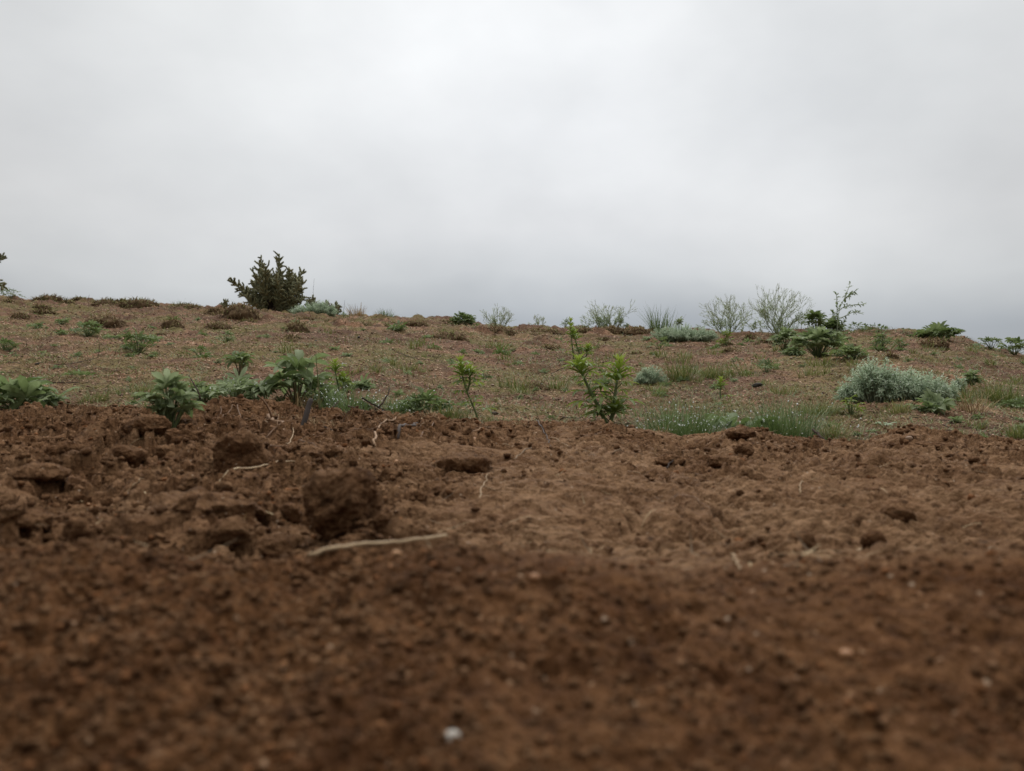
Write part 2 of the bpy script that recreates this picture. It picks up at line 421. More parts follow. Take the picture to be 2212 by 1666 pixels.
M['twig'] = plant_material('dark_twig', [(0, (.022, .014, .010)), (.5, (.048, .032, .023)), (1, (.10, .07, .052))], .8, 0, 0, .2, 200)
M['grey'] = plant_material('weathered_stick', [(0, (.06, .048, .042)), (.5, (.10, .082, .074)), (1, (.16, .135, .12))], .8, 0, 0, .2, 150)
M['straw'] = plant_material('tan_straw', [(0, (.15, .09, .042)), (.5, (.27, .175, .088)), (1, (.40, .29, .17))], .6, 0, 0, .3, 250)
M['root'] = plant_material('rusty_root', [(0, (.11, .058, .030)), (.5, (.19, .108, .056)), (1, (.29, .18, .10))], .7, 0, 0, .3, 250)
M['lump'] = plant_material('dark_lump', [(0, (.016, .013, .009)), (.5, (.034, .026, .018)), (1, (.075, .052, .034))], .75, 0, 0, .3, 4)
def stone(name, a, b, rough=.55):
    return plant_material(name, [(0, a), (1, b)], rough, 0, 0, .4, 300)
M['orange'] = stone('orange_stone', (.26, .12, .05), (.44, .24, .11)); M['pale'] = stone('pale_stone', (.30, .27, .23), (.48, .45, .40))
M['tan'] = stone('tan_stone', (.16, .092, .05), (.26, .165, .10))
m = bpy.data.materials.new('water_drop'); t = nt(m); n = N(t)
bs = n('ShaderNodeBsdfPrincipled', {'Base Color': (.93, .95, .95, 1), 'Roughness': .06, 'Transmission Weight': .12, 'IOR': 1.33, 'Specular IOR Level': .8})
t.links.new(bs.outputs[0], n('ShaderNodeOutputMaterial').inputs[0]); M['dew'] = m

# ------------------------------------------------------------------ registering things
def root(name, loc, label, cat, group=None):
    o = bpy.data.objects.new(name, None); COL.objects.link(o); o.location = loc; o.empty_display_size = .02
    o['label'] = label; o['category'] = cat
    if group: o['group'] = group
    return o
def tag(o, label=None, cat=None, group=None, kind=None):
    for k, v in (('label', label), ('category', cat), ('group', group), ('kind', kind)):
        if v: o[k] = v
    return o
def dew(parent, pts, r, rng):
    if not len(pts): return
    mb = MB(); V, F = ico(1)
    R = r * (.55 + .95 * rng.rand(len(pts)) ** 2)
    mb.add((np.asarray(pts)[:, None] + V[None] * R[:, None, None]).reshape(-1, 3), (np.arange(len(pts))[:, None, None] * len(V) + F[None]).reshape(-1, 3))
    o = mb.build('dew_drops', M['dew'], parent); o['kind'] = 'stuff'
    return o

# ------------------------------------------------------------------ the setting: soil bank and stony slope
def sheet(name, zf, us, ys, m, outer):
    """grid that widens with distance; outer columns run on past the view at both sides"""
    ye = np.maximum(ys, .16)
    X = us[None] * ye[:, None]
    e = us[-1] * ye
    R = e[:, None] + outer[None] * (1 + 0 * e[:, None]); Lf = us[0] * ye[:, None] - outer[None][:, ::-1]
    X = np.concatenate([Lf, X, R], 1); Y = np.repeat(ys[:, None], X.shape[1], 1)
    Z = zf(X, Y)
    r, c = X.shape
    i, j = np.meshgrid(np.arange(r - 1), np.arange(c - 1), indexing='ij'); q = i * c + j
    mb = MB(); mb.add(np.stack([X, Y, Z], -1).reshape(-1, 3), np.stack([q, q + 1, q + c + 1, q + c], -1).reshape(-1, 4))
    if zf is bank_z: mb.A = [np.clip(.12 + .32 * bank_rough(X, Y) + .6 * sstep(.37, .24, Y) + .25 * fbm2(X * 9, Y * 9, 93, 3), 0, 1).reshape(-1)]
    return mb.build(name, m)

ys = np.concatenate([np.linspace(-2.5, .05, 24), np.linspace(.06, .13, 24), np.exp(np.arange(math.log(.134), math.log(2.0), .0036))])
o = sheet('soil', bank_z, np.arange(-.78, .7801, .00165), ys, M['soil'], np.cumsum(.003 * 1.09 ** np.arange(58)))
tag(o, kind='structure', label='brown tilled soil of the near bank')
ys = np.concatenate([np.exp(np.arange(math.log(1.22), math.log(11.0), .0055)), np.exp(np.linspace(math.log(11.1), math.log(3000), 60))])
o = sheet('ground', field_z, np.arange(-.8, .8001, .0026), ys, M['field'], np.cumsum(.02 * 1.2 ** np.arange(52)))
tag(o, kind='structure', label='reddish gravelly slope behind the bank')

# ------------------------------------------------------------------ plant builders (local coordinates, base at origin)
UP = np.array([0, 0, 1.0])
def palmate(mb, P, D, U, size, rng, n=7, spread=2.0, cup=.5, wr=.3, var=.5, curl=None, fold=.3):
    """one fan leaf of n leaflets at the end of its stalk"""
    D = norm(D); Sd = norm(np.cross(D, U)); U = np.cross(Sd, D)
    a = np.linspace(-spread, spread, n) + rng.normal(0, .07, n)
    d = np.cos(a)[:, None] * D + np.sin(a)[:, None] * Sd + cup * U
    L = size * (1 - .28 * np.abs(a) / PI) * (.85 + .3 * rng.rand(n))
    u = U - cup * (np.cos(a)[:, None] * D + np.sin(a)[:, None] * Sd)
    leaflets(mb, np.repeat(P[None], n, 0), d, u, L, L * wr * (.85 + .3 * rng.rand(n)), (-.9 if curl is None else curl) + rng.normal(0, .25, n), fold, 4, np.clip(var + rng.normal(0, .12, n), 0, 1))
    return P + norm(d) * L[:, None] * .8

def curve3(a, b, sag, n=5):
    t = np.linspace(0, 1, n)[:, None]
    return np.asarray(a) * (1 - t) + np.asarray(b) * t + np.asarray(sag) * (4 * t * (1 - t))

def bushy(px, py, w, h, label, seed, surf='field', lm='leaf', nleaf=None, leaf=None, group='leafy plants on the stony slope', name='leafy_plant', lean=0., drops=0, dome=.55, sm='greenstem', nl=7, wr=.27, var=.5, cup=.45):
    rng = rs(seed)
    p = at_field(px, py) if surf == 'field' else at_bank(px, py)
    s = p.y / FPX; W = w * s * 1.3; H = h * s * 1.12
    r = root(name, p - Vector((0, 0, .004)), label, 'plant', group)
    n = nleaf or int(np.clip(10 + w * h / 110, 9, 46)); size = leaf * s * 1.08 if leaf else max(.30 * H, .012)
    lf = MB(); st = MB(); tips = []
    for i in range(n):
        t = math.sqrt((i + .5) / n); az = i * 2.39996 + rng.normal(0, .3)
        rad = max(W / 2 - size * .7, W * .2) * t * (.65 + .5 * rng.rand())
        hh = max(H - size * .5, H * .55) * (1 - dome * t ** 2) * (.55 + .45 * rng.rand() if i > n * .25 else .8 + .2 * rng.rand())
        P = np.array([math.cos(az) * rad + lean * hh, math.sin(az) * rad * .8, hh])
        out = norm(np.array([math.cos(az) * (.25 + t), math.sin(az) * (.25 + t), .55 * (1 - t) + .12]) + rng.normal(0, .32, 3) * [1, 1, .8])
        b0 = np.array([math.cos(az), math.sin(az), 0]) * .04 * W * rng.rand()
        tube(st, curve3(b0, P, [0, 0, .12 * hh], 4), [.0011 + .02 * size, .001 + .012 * size, .0007, .0006], 5, rng.rand())
        tt = palmate(lf, P, out, UP + out * .2 + rng.normal(0, .22, 3), size * (.65 + .6 * rng.rand()), rng, max(5, nl - rng.randint(0, 3)), 2.15, cup * (.6 + .8 * rng.rand()), wr, np.clip(var + rng.normal(0, .16), .05, .95))
        tips.append(tt)
    st.build('stem', M[sm], r); lf.build('foliage', M[lm], r)
    if drops:
        T = np.concatenate(tips); dew(r, T[rng.choice(len(T), min(drops, len(T)), False)], .0011, rng)
    return r

def lupine(px, py, stems, label, seed, leafpx=44, thick=3.2, group='upright lupines with fan leaves', drops=3, tip=True, name='lupine_plant', lm='lupine', wr=.23, d=None):
    """stems: list of pixel polylines from the base up; depth offsets keep it three dimensional"""
    rng = rs(seed); p = at_field(px, py); s = p.y / FPX
    r = root(name, p - Vector((0, 0, .003)), label, 'plant', group)
    st = MB(); lf = MB(); tp = MB(); tips = []
    for k, pts in enumerate(stems):
        Q = np.array([[(x - px) * s, 0, (py - y) * s] for x, y in pts], float)
        Q[:, 1] = np.linspace(0, 1, len(Q)) ** 1.3 * (rng.rand() - .5) * Q[-1, 2] * .5
        tt = np.linspace(0, len(Q) - 1, 14); i0 = np.minimum(tt.astype(int), len(Q) - 2); f = (tt - i0)[:, None]
        C = Q[i0] * (1 - f) + Q[i0 + 1] * f
        for _ in range(2): C[1:-1] = (C[:-2] + 2 * C[1:-1] + C[2:]) / 4
        tube(st, C, np.linspace(thick * s, thick * s * .45, 14) , 7, .4 + .3 * rng.rand())
        hgt = C[-1, 2]; nn = max(5, int(hgt / s / 11))
        for i in range(nn):
            f = .16 + .8 * (i + .5) / nn; j = int(f * 13)
            B = C[j]; az = i * 2.4 + k * 1.3 + rng.normal(0, .35)
            out = np.array([math.cos(az), math.sin(az), .55 + .5 * f])
            ln = leafpx * s * (.95 - .45 * f) * (.8 + .4 * rng.rand())
            P = B + norm(out) * ln * .85
            tube(st, curve3(B, P, [0, 0, ln * .06], 4), [thick * s * .33, thick * s * .25, thick * s * .2, thick * s * .17], 5, .6)
            dd = norm(out * np.array([1, 1, .25]) + np.array([0, 0, -.25]))
            tips.append(palmate(lf, P, dd, UP + .3 * dd, leafpx * s * (1 - .35 * f) * (.8 + .35 * rng.rand()), rng, rng.randint(5, 8), 1.9, .15, wr, np.clip(.35 + .3 * f + rng.normal(0, .1), 0, 1), curl=-.7))
        if tip:
            tp = MB()
            for q in range(4):
                n = 8; az = rng.rand() * 6 + np.arange(n) * 2 * PI / n
                B = C[-1] - (C[-1] - C[-3]) * q * .55
                e = .35 + .34 * q
                dd = np.stack([np.cos(az) * e, np.sin(az) * e, np.ones(n)], -1)
                L = leafpx * s * (.62 + .10 * q) * (.8 + .4 * rng.rand(n))
                leaflets(tp, np.repeat(B[None], n, 0), dd, np.stack([-np.cos(az), -np.sin(az), .4 + 0 * az], -1), L, L * .21, -.35 - .25 * rng.rand(n), .3, 4, np.clip(.75 - .2 * q + rng.normal(0, .1, n), 0, 1))
            tp.build('leaf_tip', M['tip'], r)
    st.build('stem', M['greenstem'], r); lf.build('foliage', M[lm], r)
    if drops:
        T = np.concatenate(tips); dew(r, T[rng.choice(len(T), min(drops, len(T)), False)], .0014, rng)
    return r

def sage(px, py, lobes, label, seed, nsprig, leafmm, drops=0, cat='shrub', name='silver_shrub', group='silvery shrubs', width=.24):
    """lobes: (centre px offset, half width px, height px, weight): domes of leafy sprigs"""
    rng = rs(seed); p = at_field(px, py); s = p.y / FPX
    r = root(name, p - Vector((0, 0, .006)), label, cat, group)
    st = MB(); lf = MB(); D = []
    wts = np.array([l[3] for l in lobes], float); wts /= wts.sum()
    for i in range(nsprig):
        o, hw, h, _ = lobes[rng.choice(len(lobes), p=wts)]
        az = rng.rand() * 2 * PI; t = math.sqrt(rng.rand()) * .98
        k = (.62 + .38 * rng.rand())
        E = np.array([o * s + math.cos(az) * t * hw * s, math.sin(az) * t * hw * s * .75, h * s * math.sqrt(max(0, 1 - t * t)) * k + .05 * h * s])
        B = np.array([o * s + (E[0] - o * s) * .35, E[1] * .35, 0])
        E = E + rng.normal(0, .04, 3) * h * s
        C = curve3(B, E, [0, 0, .1 * h * s], 6)
        tube(st, C, np.linspace(.0013, .0006, 6) * (p.y / 2) ** .5, 4, rng.rand())
        m_ = 15; f = .35 + .65 * (np.arange(m_) + rng.rand(m_)) / m_
        ii = np.minimum((f * 5).astype(int), 4); ff = (f * 5 - ii)[:, None]
        P = C[ii] * (1 - ff) + C[np.minimum(ii + 1, 5)] * ff
        T = norm(C[5] - C[3]); a2 = np.arange(m_) * 2.4 + rng.rand() * 6
        A = norm(np.cross(T, [.3, .9, .1])); Bn = np.cross(T, A)
        dd = T * (.35 + .6 * f[:, None]) + np.cos(a2)[:, None] * A + np.sin(a2)[:, None] * Bn
        L = leafmm * .001 * (.7 + .6 * rng.rand(m_)) * (1.15 - .45 * f)
        depth = E[2] / max(h * s, 1e-4)
        leaflets(lf, P, dd, T * 1.0 + 0 * dd, L, L * width, -.5, .3, 3, np.clip(.22 + .42 * f + rng.normal(0, .14, m_), 0, 1))
        D.append(P[-3:])
    st.build('stem', M['wiry'], r); lf.build('foliage', M['silver'], r)
    if drops:
        D = np.concatenate(D); dew(r, D[rng.choice(len(D), min(drops, len(D)), False)] + [0, -.001, .001], .0013, rng)
    return r

def wiry(px, py, w, h, label, seed, nstem=14, green=.5, group='wiry shrubs along the ridge', lean=0.):
    rng = rs(seed); p = at_field(px, py); s = p.y / FPX; W = w * s; H = h * s
    r = root('wiry_shrub', p - Vector((0, 0, .012)), label, 'shrub', group)
    st = MB(); lf = MB(); LB = []; LD = []; LL = []
    def grow(P, D, L, R, lev):
        n = 3; Q = [P]
        for i in range(n):
            D = norm(D + rng.normal(0, .12, 3) + np.array([lean * .04, 0, .045])); Q.append(Q[-1] + D * L / n)
        tube(st, Q, np.linspace(R, R * .8, n + 1), 4, np.clip(.25 + .13 * lev + rng.normal(0, .12), 0, 1))
        hz = Q[-1][2] / H
        m_ = rng.poisson(max(0, 3.4 * green * (1.15 - 1.5 * hz))) if hz < .75 else (rng.rand() < .4) * 2
        for _ in range(int(m_)):
            LB.append(Q[rng.randint(0, n + 1)]); LD.append(norm(rng.normal(0, .8, 3) + D * .9)); LL.append(H * (.075 if hz < .5 else .035) * (.5 + .8 * rng.rand()))
        if lev < 6 and Q[-1][2] < H * 1.02:
            for j in range(2 if rng.rand() < .8 else 1):
                ax = norm(np.cross(D, rng.normal(0, 1, 3))); a = rng.uniform(.12, .62)
                grow(Q[-1], norm(D * math.cos(a) + ax * math.sin(a)), L * rng.uniform(.68, .98), R * .86, lev + 1)
    for i in range(nstem):
        az = rng.rand() * 6.28; t = math.sqrt(rng.rand()) * (W / H) * .8
        D = norm(np.array([math.cos(az) * t, math.sin(az) * t * .7, 1.0]))
        b = np.array([math.cos(az), math.sin(az), 0]) * W * .10 * rng.rand()
        grow(b, D, H * rng.uniform(.13, .27), .70 * s, rng.randint(0, 2))
    n = len(LB); LL = np.array(LL)
    leaflets(lf, LB, LD, UP + .4 * rng.normal(0, 1, (n, 3)), LL, LL * .25, -.4, .25, 3, np.clip(rng.normal(.5, .2, n), 0, 1))
    st.build('stem', M['wiry'], r); lf.build('foliage', M['leaf'], r)
    return r

def tuft(px, py, w, h, label, seed, n=160, mat='grass', group='green grass tufts', drops=0, surf='field', lean=.5, wid=1.4, var=.5, name='grass_tuft', depth=.6):
    rng = rs(seed); p = at_field(px, py) if surf == 'field' else at_bank(px, py); s = p.y / FPX
    r = root(name, p - Vector((0, 0, .003)), label, 'grass', group)
    mb = MB(); W, H = w * s, h * s * 1.55
    a = rng.rand(n) * 2 * PI; t = np.sqrt(rng.rand(n))
    B = np.stack([np.cos(a) * t * W * .42, np.sin(a) * t * W * .42 * depth, 0 * a], -1)
    B[:, 2] = field_z(B[:, 0] + p.x, B[:, 1] + p.y) - p.z if surf == 'field' else 0
    D = np.stack([np.cos(a) * t * .5 + rng.normal(0, .28, n), np.sin(a) * t * .4 + rng.normal(0, .28, n), .75 + .5 * rng.rand(n)], -1)
    L = H * (.5 + .65 * rng.rand(n) ** 1.5); cu = -lean * (.3 + 1.2 * rng.rand(n)); Wd = wid * s * (.7 + .6 * rng.rand(n))
    blades(mb, B, D, UP, L, Wd, cu, 4, np.clip(rng.normal(var, .2, n), 0, 1))
    mb.build('blades', M[mat], r)
    if drops:
        k = rng.choice(n, drops); f = .35 + .65 * rng.rand(drops); Dn = norm(D)[k]
        U = np.cross(norm(np.cross(Dn, UP)), Dn); an = cu[k]
        P = B[k] + (Dn * (np.sin(an * f) / an)[:, None] + U * ((1 - np.cos(an * f)) / an)[:, None]) * L[k][:, None]
        dew(r, P, .00125, rng)
    return r

def thatch(px, py, w, h, label, seed, green=.1, group='brown thatch mounds', n=None):
    rng = rs(seed); p = at_field(px, py); s = p.y / FPX; W, H = w * s, h * s
    r = root('thatch_mound', p - Vector((0, 0, .008)), label, 'grass mound', group)
    V, F = ico(4)
    q = V * [W / 2, W / 2 * .7, H * .9]
    k = 2.6 / max(H, .02)
    d = perlin3(q[:, 0] * k * .8, q[:, 1] * k * .8, q[:, 2] * k, seed) * .30 + perlin3(q[:, 0] * k * 2.5, q[:, 1] * k * 2.5, q[:, 2] * k * 2.5, seed + 5) * .2
    q = q * (1 + d[:, None]) * .92
    mb = MB(); mb.add(q, F, np.clip(.5 + d, 0, 1)); mb.build('root_mat', M['mat'], r)
    n = n or int(np.clip(W / .012 * 14, 220, 700)); a = rng.rand(n) * 2 * PI; t = np.sqrt(rng.rand(n))
    zz = np.sqrt(np.maximum(0, 1 - t * t))
    B = np.stack([np.cos(a) * t * W / 2, np.sin(a) * t * W / 2 * .7, zz * H * .82], -1) * (.9 + .25 * rng.rand(n, 1))
    D = np.stack([np.cos(a) * (t + .1), np.sin(a) * (t + .1), zz * .8 + .1], -1) + rng.normal(0, .5, (n, 3))
    g = rng.rand(n) < green + .12
    mb = MB(); L = H * (.22 + .45 * rng.rand(n)) + .006
    blades(mb, B, D, UP, L, 1.5 * s * (.7 + .6 * rng.rand(n)), -.9 - rng.rand(n), 3, np.where(g, 1, np.clip(rng.normal(.42, .2, n), 0, .8)))
    mb.build('blades', M['thatch'], r)
    return r

def cholla(px, py, limbs, label, seed, jl=15, jr=2.7, group='cholla cacti on the ridge', trunk=True, fill=1.0, fillers=0.):
    """limbs: pixel polylines (with a depth factor) that carry short knobbly joints"""
    rng = rs(seed); p = at_field(px, py); s = p.y / FPX
    r = root('cholla_cactus', p - Vector((0, 0, .02)), label, 'cactus', group)
    tr = MB(); jt = MB(); sp = MB()
    def joint(P, D, L, R, v):
        n = max(5, int(L / (R * .55))); t = np.linspace(0, 1, n)
        ax = norm(np.cross(D, rng.normal(0, 1, 3)))
        C = P + D * L * t[:, None] + ax * (t ** 2 * L * .12)[:, None]
        R_ = R * (.72 + .28 * np.sin(PI * np.clip(t * .9 + .1, 0, 1))) * (1 + .18 * np.cos(np.arange(n) * PI))
        tube(jt, C, R_, 7, v, .35, rng)
        m_ = int(n * 4); k = rng.randint(0, n, m_); a = rng.rand(m_) * 6.28
        A = norm(np.cross(D, [.2, .3, .9])); B = np.cross(D, A)
        nd = norm(np.cos(a)[:, None] * A + np.sin(a)[:, None] * B + D * (.4 + .5 * rng.rand(m_, 1)))
        blades(sp, C[k] + nd * R * .7, nd, D, R * (.7 + .7 * rng.rand(m_)), .28 * s, 0.01, 1, rng.rand(m_))
        return C[-1]
    limbs = list(limbs)
    for q in range(int(38 * fillers)):
        a = rng.uniform(-1.2, 1.35); L = rng.uniform(38, 92) * (1 - .22 * abs(a)) * fillers
        e = (px + math.sin(a) * L * .95, py - math.cos(a) * L); mid = ((px + e[0]) / 2 + rng.normal(0, 5) + math.sin(a) * 8, (py + e[1]) / 2 + 6 * abs(a))
        limbs.append((rng.uniform(-.7, .7), [(px, py), mid, e], .9))
    for dpt, pts, dens in limbs:
        Q = np.array([[(x - px) * s, 0, (py - y) * s] for x, y in pts], float)
        Q[:, 1] = np.linspace(0, 1, len(Q)) * dpt * max(Q[:, 2].max(), .05)
        seg = np.linalg.norm(np.diff(Q, axis=0), axis=1); cum = np.concatenate([[0], np.cumsum(seg)])
        m_ = max(4, int(cum[-1] / (6 * s))); tt = np.linspace(0, cum[-1], m_)
        C = np.stack([np.interp(tt, cum, Q[:, k]) for k in range(3)], -1)
        if m_ > 4: C[1:-1] += rng.normal(0, .8 * s, (m_ - 2, 3))
        rr = np.linspace(jr * s * 1.2, jr * s * .85, m_)
        low = max(2, int(m_ * .35))
        if trunk: tube(tr, C[:low + 1], rr[:low + 1] * 1.15, 7, rng.rand(), .25, rng)
        tube(jt, C[low:] if trunk else C, rr[low:] if trunk else rr, 7, .5, .4, rng)
        nj = int(cum[-1] / (jl * s) * 4.4 * dens)
        for i in range(nj):
            f = (.28 if trunk else .1) + (.98 - .28) * (i + rng.rand()) / nj; k = min(int(f * (m_ - 1)), m_ - 2)
            D0 = norm(C[k + 1] - C[k]); az = i * 2.4 + rng.rand()
            A = norm(np.cross(D0, [.2, .95, .1])); B = np.cross(D0, A)
            D = norm(D0 * .5 + (math.cos(az) * A + math.sin(az) * B * .7) * .8 + UP * .3)
            L = jl * s * (.7 + .6 * rng.rand()) * (1.1 - .25 * f)
            e = joint(C[k], D, L, jr * s * (.8 + .25 * rng.rand()), np.clip(.35 + .4 * f + rng.normal(0, .12), 0, 1))
            if rng.rand() < .35 * fill:
                for _ in range(rng.randint(1, 3)):
                    joint(e - D * L * .1, norm(D * .6 + rng.normal(0, .6, 3) + UP * .3), L * .6, jr * s * .8, np.clip(.5 + rng.normal(0, .15), 0, 1))
    tr.build('trunk', M['wood'], r); jt.build('branches', M['cactus'], r)
    o = sp.build('spines', M['spine'], r)
    if o: o['kind'] = 'stuff'
    return r

def stick(name, pts, rad, label, cat, mat, seed, group=None, surf='field', lift=.5, depths=False, taper=.5, jitter=.6, forks=0, world=None, sides=6):
    """a stalk or twig lying along ground points given in pixels (or world points)"""
    rng = rs(seed)
    if world is None:
        f = at_field if surf == 'field' else at_bank
        W = [Vector(((q[0] - CX) / FPX * q[1], q[1], float(bank_z(np.array([(q[0] - CX) / FPX * q[1]]), np.array([q[1]]))[0]))) if depths else f(*q) for q in pts]
    else: W = [Vector(q) for q in world]
    p = W[0]; Q = np.array([(w - p)[:] for w in W]); n = 4 * (len(Q) - 1) + 5
    cum = np.concatenate([[0], np.cumsum(np.linalg.norm(np.diff(Q, axis=0), axis=1))]); tt = np.linspace(0, cum[-1], n)
    C = np.stack([np.interp(tt, cum, Q[:, k]) for k in range(3)], -1)
    if world is None:
        z = (field_z if surf == 'field' else bank_z)(C[:, 0] + p.x, C[:, 1] + p.y) - p.z
        for _ in range(8): z = np.maximum(z, (np.roll(z, 1) + np.roll(z, -1)) / 2 * (np.arange(n) % (n - 1) > 0) + z * (np.arange(n) % (n - 1) == 0))
        C[:, 2] = z + rad * lift
    C[1:-1] += rng.normal(0, rad * jitter, (n - 2, 3)) * [1, 1, .5]
    if surf == 'bank' and not depths: rad *= .72
    mb = MB(); tube(mb, C, np.linspace(rad, rad * taper, n), sides, rng.rand(), .25, rng)
    for k in range(forks):
        i = rng.randint(2, n - 2); D = norm(C[i + 1] - C[i]); L = cum[-1] * (.12 + .2 * rng.rand())
        e = norm(D + rng.normal(0, .7, 3) + UP * .25)
        tube(mb, curve3(C[i], C[i] + e * L, rng.normal(0, .06, 3) * L, 5), np.linspace(rad * .6, rad * .25, 5), 5, rng.rand(), .2, rng)
    o = mb.build(name, M[mat]); o.location = p
    return tag(o, label, cat, group)

# ------------------------------------------------------------------ soil clods
def clod_mesh(name, seed, sub=4, rough=1.0, mat='clod', var=.5):
    V, F = ico(sub); V = V.copy(); rng = rs(seed)
    o = rng.rand(3) * 50
    mm = norm(rng.normal(size=(13, 3))); dd_ = rng.uniform(.68, .98, 13)
    fac = np.min(np.where(V @ mm.T > .05, dd_ / np.maximum(V @ mm.T, .05), 9), 1)
    q = V * [1, .85, .8] * np.minimum(fac, 1.0)[:, None]
    n1 = perlin3(V[:, 0] * 1.4 + o[0], V[:, 1] * 1.4 + o[1], V[:, 2] * 1.4 + o[2], seed)
    n2 = perlin3(V[:, 0] * 3.2 + o[0], V[:, 1] * 3.2, V[:, 2] * 3.2 + o[1], seed + 1)
    n3 = np.abs(perlin3(V[:, 0] * 7, V[:, 1] * 7 + o[2], V[:, 2] * 7, seed + 2))
    n4 = perlin3(V[:, 0] * 17, V[:, 1] * 17, V[:, 2] * 17 + o[0], seed + 3)
    q = q * (1 + rough * (.24 * n1 + .15 * n2 - .16 * n3 + .07 * n4))[:, None]
    mb = MB(); mb.add(q, F, var)
    return mb.mesh(name, M[mat])
def place_clod(px, py, w, h, label, seed, group=None, name='soil_clod', sink=.12, sub=5):
    p = at_bank(px, py); s = p.y / FPX; rng = rs(seed); o_ = rng.rand(3) * 60
    V, F = ico(sub); semi = np.array([w * s / 2, max(w * s * .40, h * s * .5), h * s * .52]); g = min(semi[0], semi[2] * 1.6)
    V = np.sign(V) * np.abs(V) ** .86
    P = V * semi; Nn = norm(V / semi); c = P / g
    f = lambda k, q: perlin3(c[:, 0] * k + o_[0], c[:, 1] * k + o_[1], c[:, 2] * k + o_[2], seed + q)
    mm = norm(rng.normal(size=(15, 3))); dd_ = rng.uniform(.70, .98, 15)
    vh = norm(V); fac = np.min(np.where(vh @ mm.T > .05, dd_ / np.maximum(vh @ mm.T, .05), 9), 1); P = P * np.minimum(fac, 1.0)[:, None] * 1.08
    d = .22 * f(.9, 0) + .17 * f(2.1, 1) - .17 * np.abs(f(4.2, 2)) - .10 * np.abs(f(9, 3)) + .05 * f(21, 4) + .05
    P = P + Nn * (d * g)[:, None]
    mb = MB(); mb.add(P, F, .55); o = bpy.data.objects.new(name, mb.mesh(name, M['clod'])); COL.objects.link(o)
    yb = p.y + semi[1] * .9; gz = float(bank_z(np.array([p.x]), np.array([yb]))[0])
    o.location = (p.x, yb, min(max(gz, p.z - .004), p.z + .012) + semi[2] * (1 - 2 * sink)); o.rotation_euler = (0, 0, rng.normal(0, .25))
    return tag(o, label, 'clod', group)

# ------------------------------------------------------------------ cacti on the ridge
cholla(590, 672, [(.0, [(590,672),(598,640),(600,600),(603,570),(603,546)], 1.0), (.2, [(588,672),(572,640),(566,600),(560,575),(553,556)], 1.0),
    (-.3, [(585,672),(550,645),(530,625),(512,612),(503,601)], 1.0), (.4, [(592,672),(618,640),(632,610),(640,590),(644,578)], 1.0),
    (-.4, [(594,672),(625,650),(645,625),(652,610)], .9), (.5, [(586,672),(556,648),(540,620),(538,598)], .9), (-.5, [(590,672),(580,640),(585,605),(588,580)], 1.0),
    (.6, [(592,672),(606,640),(618,605),(617,580)], 1.0), (-.6, [(592,672),(612,655),(630,640),(640,632)], .9), (-.5, [(588,672),(560,660),(540,642),(528,635)], .7), (.3, [(590,672),(575,655),(560,640),(552,618)], .9), (-.55, [(592,672),(600,650),(612,625),(608,600)], 1.0), (.35, [(592,672),(615,655),(640,648),(655,636)], 1.0), (.1, [(588,672),(600,655),(622,628),(630,600)], 1.0), (.2, [(592,672),(624,652),(647,624),(650,600)], 1.0), (-.25, [(592,672),(612,640),(628,606),(632,582)], 1.0), (.15, [(590,672),(588,640),(580,600),(577,580)], 1.0), (-.1, [(590,672),(596,640),(612,602),(610,585)], 1.0), (-.2, [(586,672),(562,650),(545,632),(520,622)], .9), (.25, [(588,672),(578,650),(570,625),(574,602)], 1.0), (-.1, [(592,672),(606,652),(622,640),(636,622)], 1.0)],
    'tall dark many-branched cholla cactus standing alone on the left part of the ridge', 101, 14.5, 2.15, fillers=1.0)
cholla(-62, 648, [(.0, [(-62,648),(-40,620),(-12,606),(14,617)], .8), (.3, [(-62,648),(-60,600),(-40,560),(-8,543)], 1.0), (-.3, [(-62,648),(-75,600),(-80,560)], 1.0), (.2, [(-62,648),(-95,610),(-110,590)], 1.0), (-.4, [(-62,648),(-40,630),(-25,600),(-22,575)], .9)],
    'cholla cactus cut off by the left edge of the photo', 102, 12, 2.4)
for i, (x, y, h, L) in enumerate([(484,665,26,'small pale cholla seedling left of the tall cactus, the taller of two'), (504,665,18,'smallest cholla seedling between the tall cactus and a slightly taller seedling'),
        (672,668,42,'young upright cholla right behind the silver shrub, just right of the tall cactus'), (701,666,40,'young forked cholla behind the middle of the silver ridge shrub'), (725,672,33,'young cholla at the right end of the silver ridge shrub')]):
    k = h / 30
    cholla(x, y, [(.3, [(x,y),(x-1,y-h*.5),(x+1,y-h)], 1.1), (-.3, [(x,y),(x+5*k,y-h*.45),(x+8*k,y-h*.8)], 1.0), (.2, [(x,y),(x-5*k,y-h*.4),(x-8*k,y-h*.7)], 1.0)], L, 110 + i, 7.5 if h < 30 else 9, 1.5 if h < 30 else 2.3, trunk=False)

# ------------------------------------------------------------------ silver shrubs
sage(676, 686, [(0, 50, 32, 1.2), (-28, 30, 24, .6), (20, 36, 36, 1), (40, 18, 22, .4)], 'pale silver shrub on the ridge at the foot of the tall cholla', 201, 300, 22, width=.3)
sage(1478, 740, [(0, 78, 30, 1.5), (-40, 42, 34, .8), (40, 36, 34, .8), (-5, 40, 42, .6)], 'low wide silver shrub on the ridge below the thin wiry shrubs', 202, 420, 17, 60, width=.3)
sage(1935, 868, [(-44, 74, 102, 1.5), (44, 74, 80, 1.2), (-102, 32, 46, .4), (100, 42, 60, .5), (0, 74, 74, .7)], 'large silvery shrub beaded with dew on the right slope', 203, 640, 12.5, 230, width=.3)
sage(2072, 848, [(0, 18, 38, 1), (-6, 14, 26, .6)], 'small dewy silver sprig beside the large silvery shrub', 204, 50, 9.5, 26)
sage(1407, 828, [(0, 36, 42, 1), (-20, 18, 36, .5)], 'dark grey-green cushion plant behind the two-stemmed lupine', 205, 130, 10, 6)

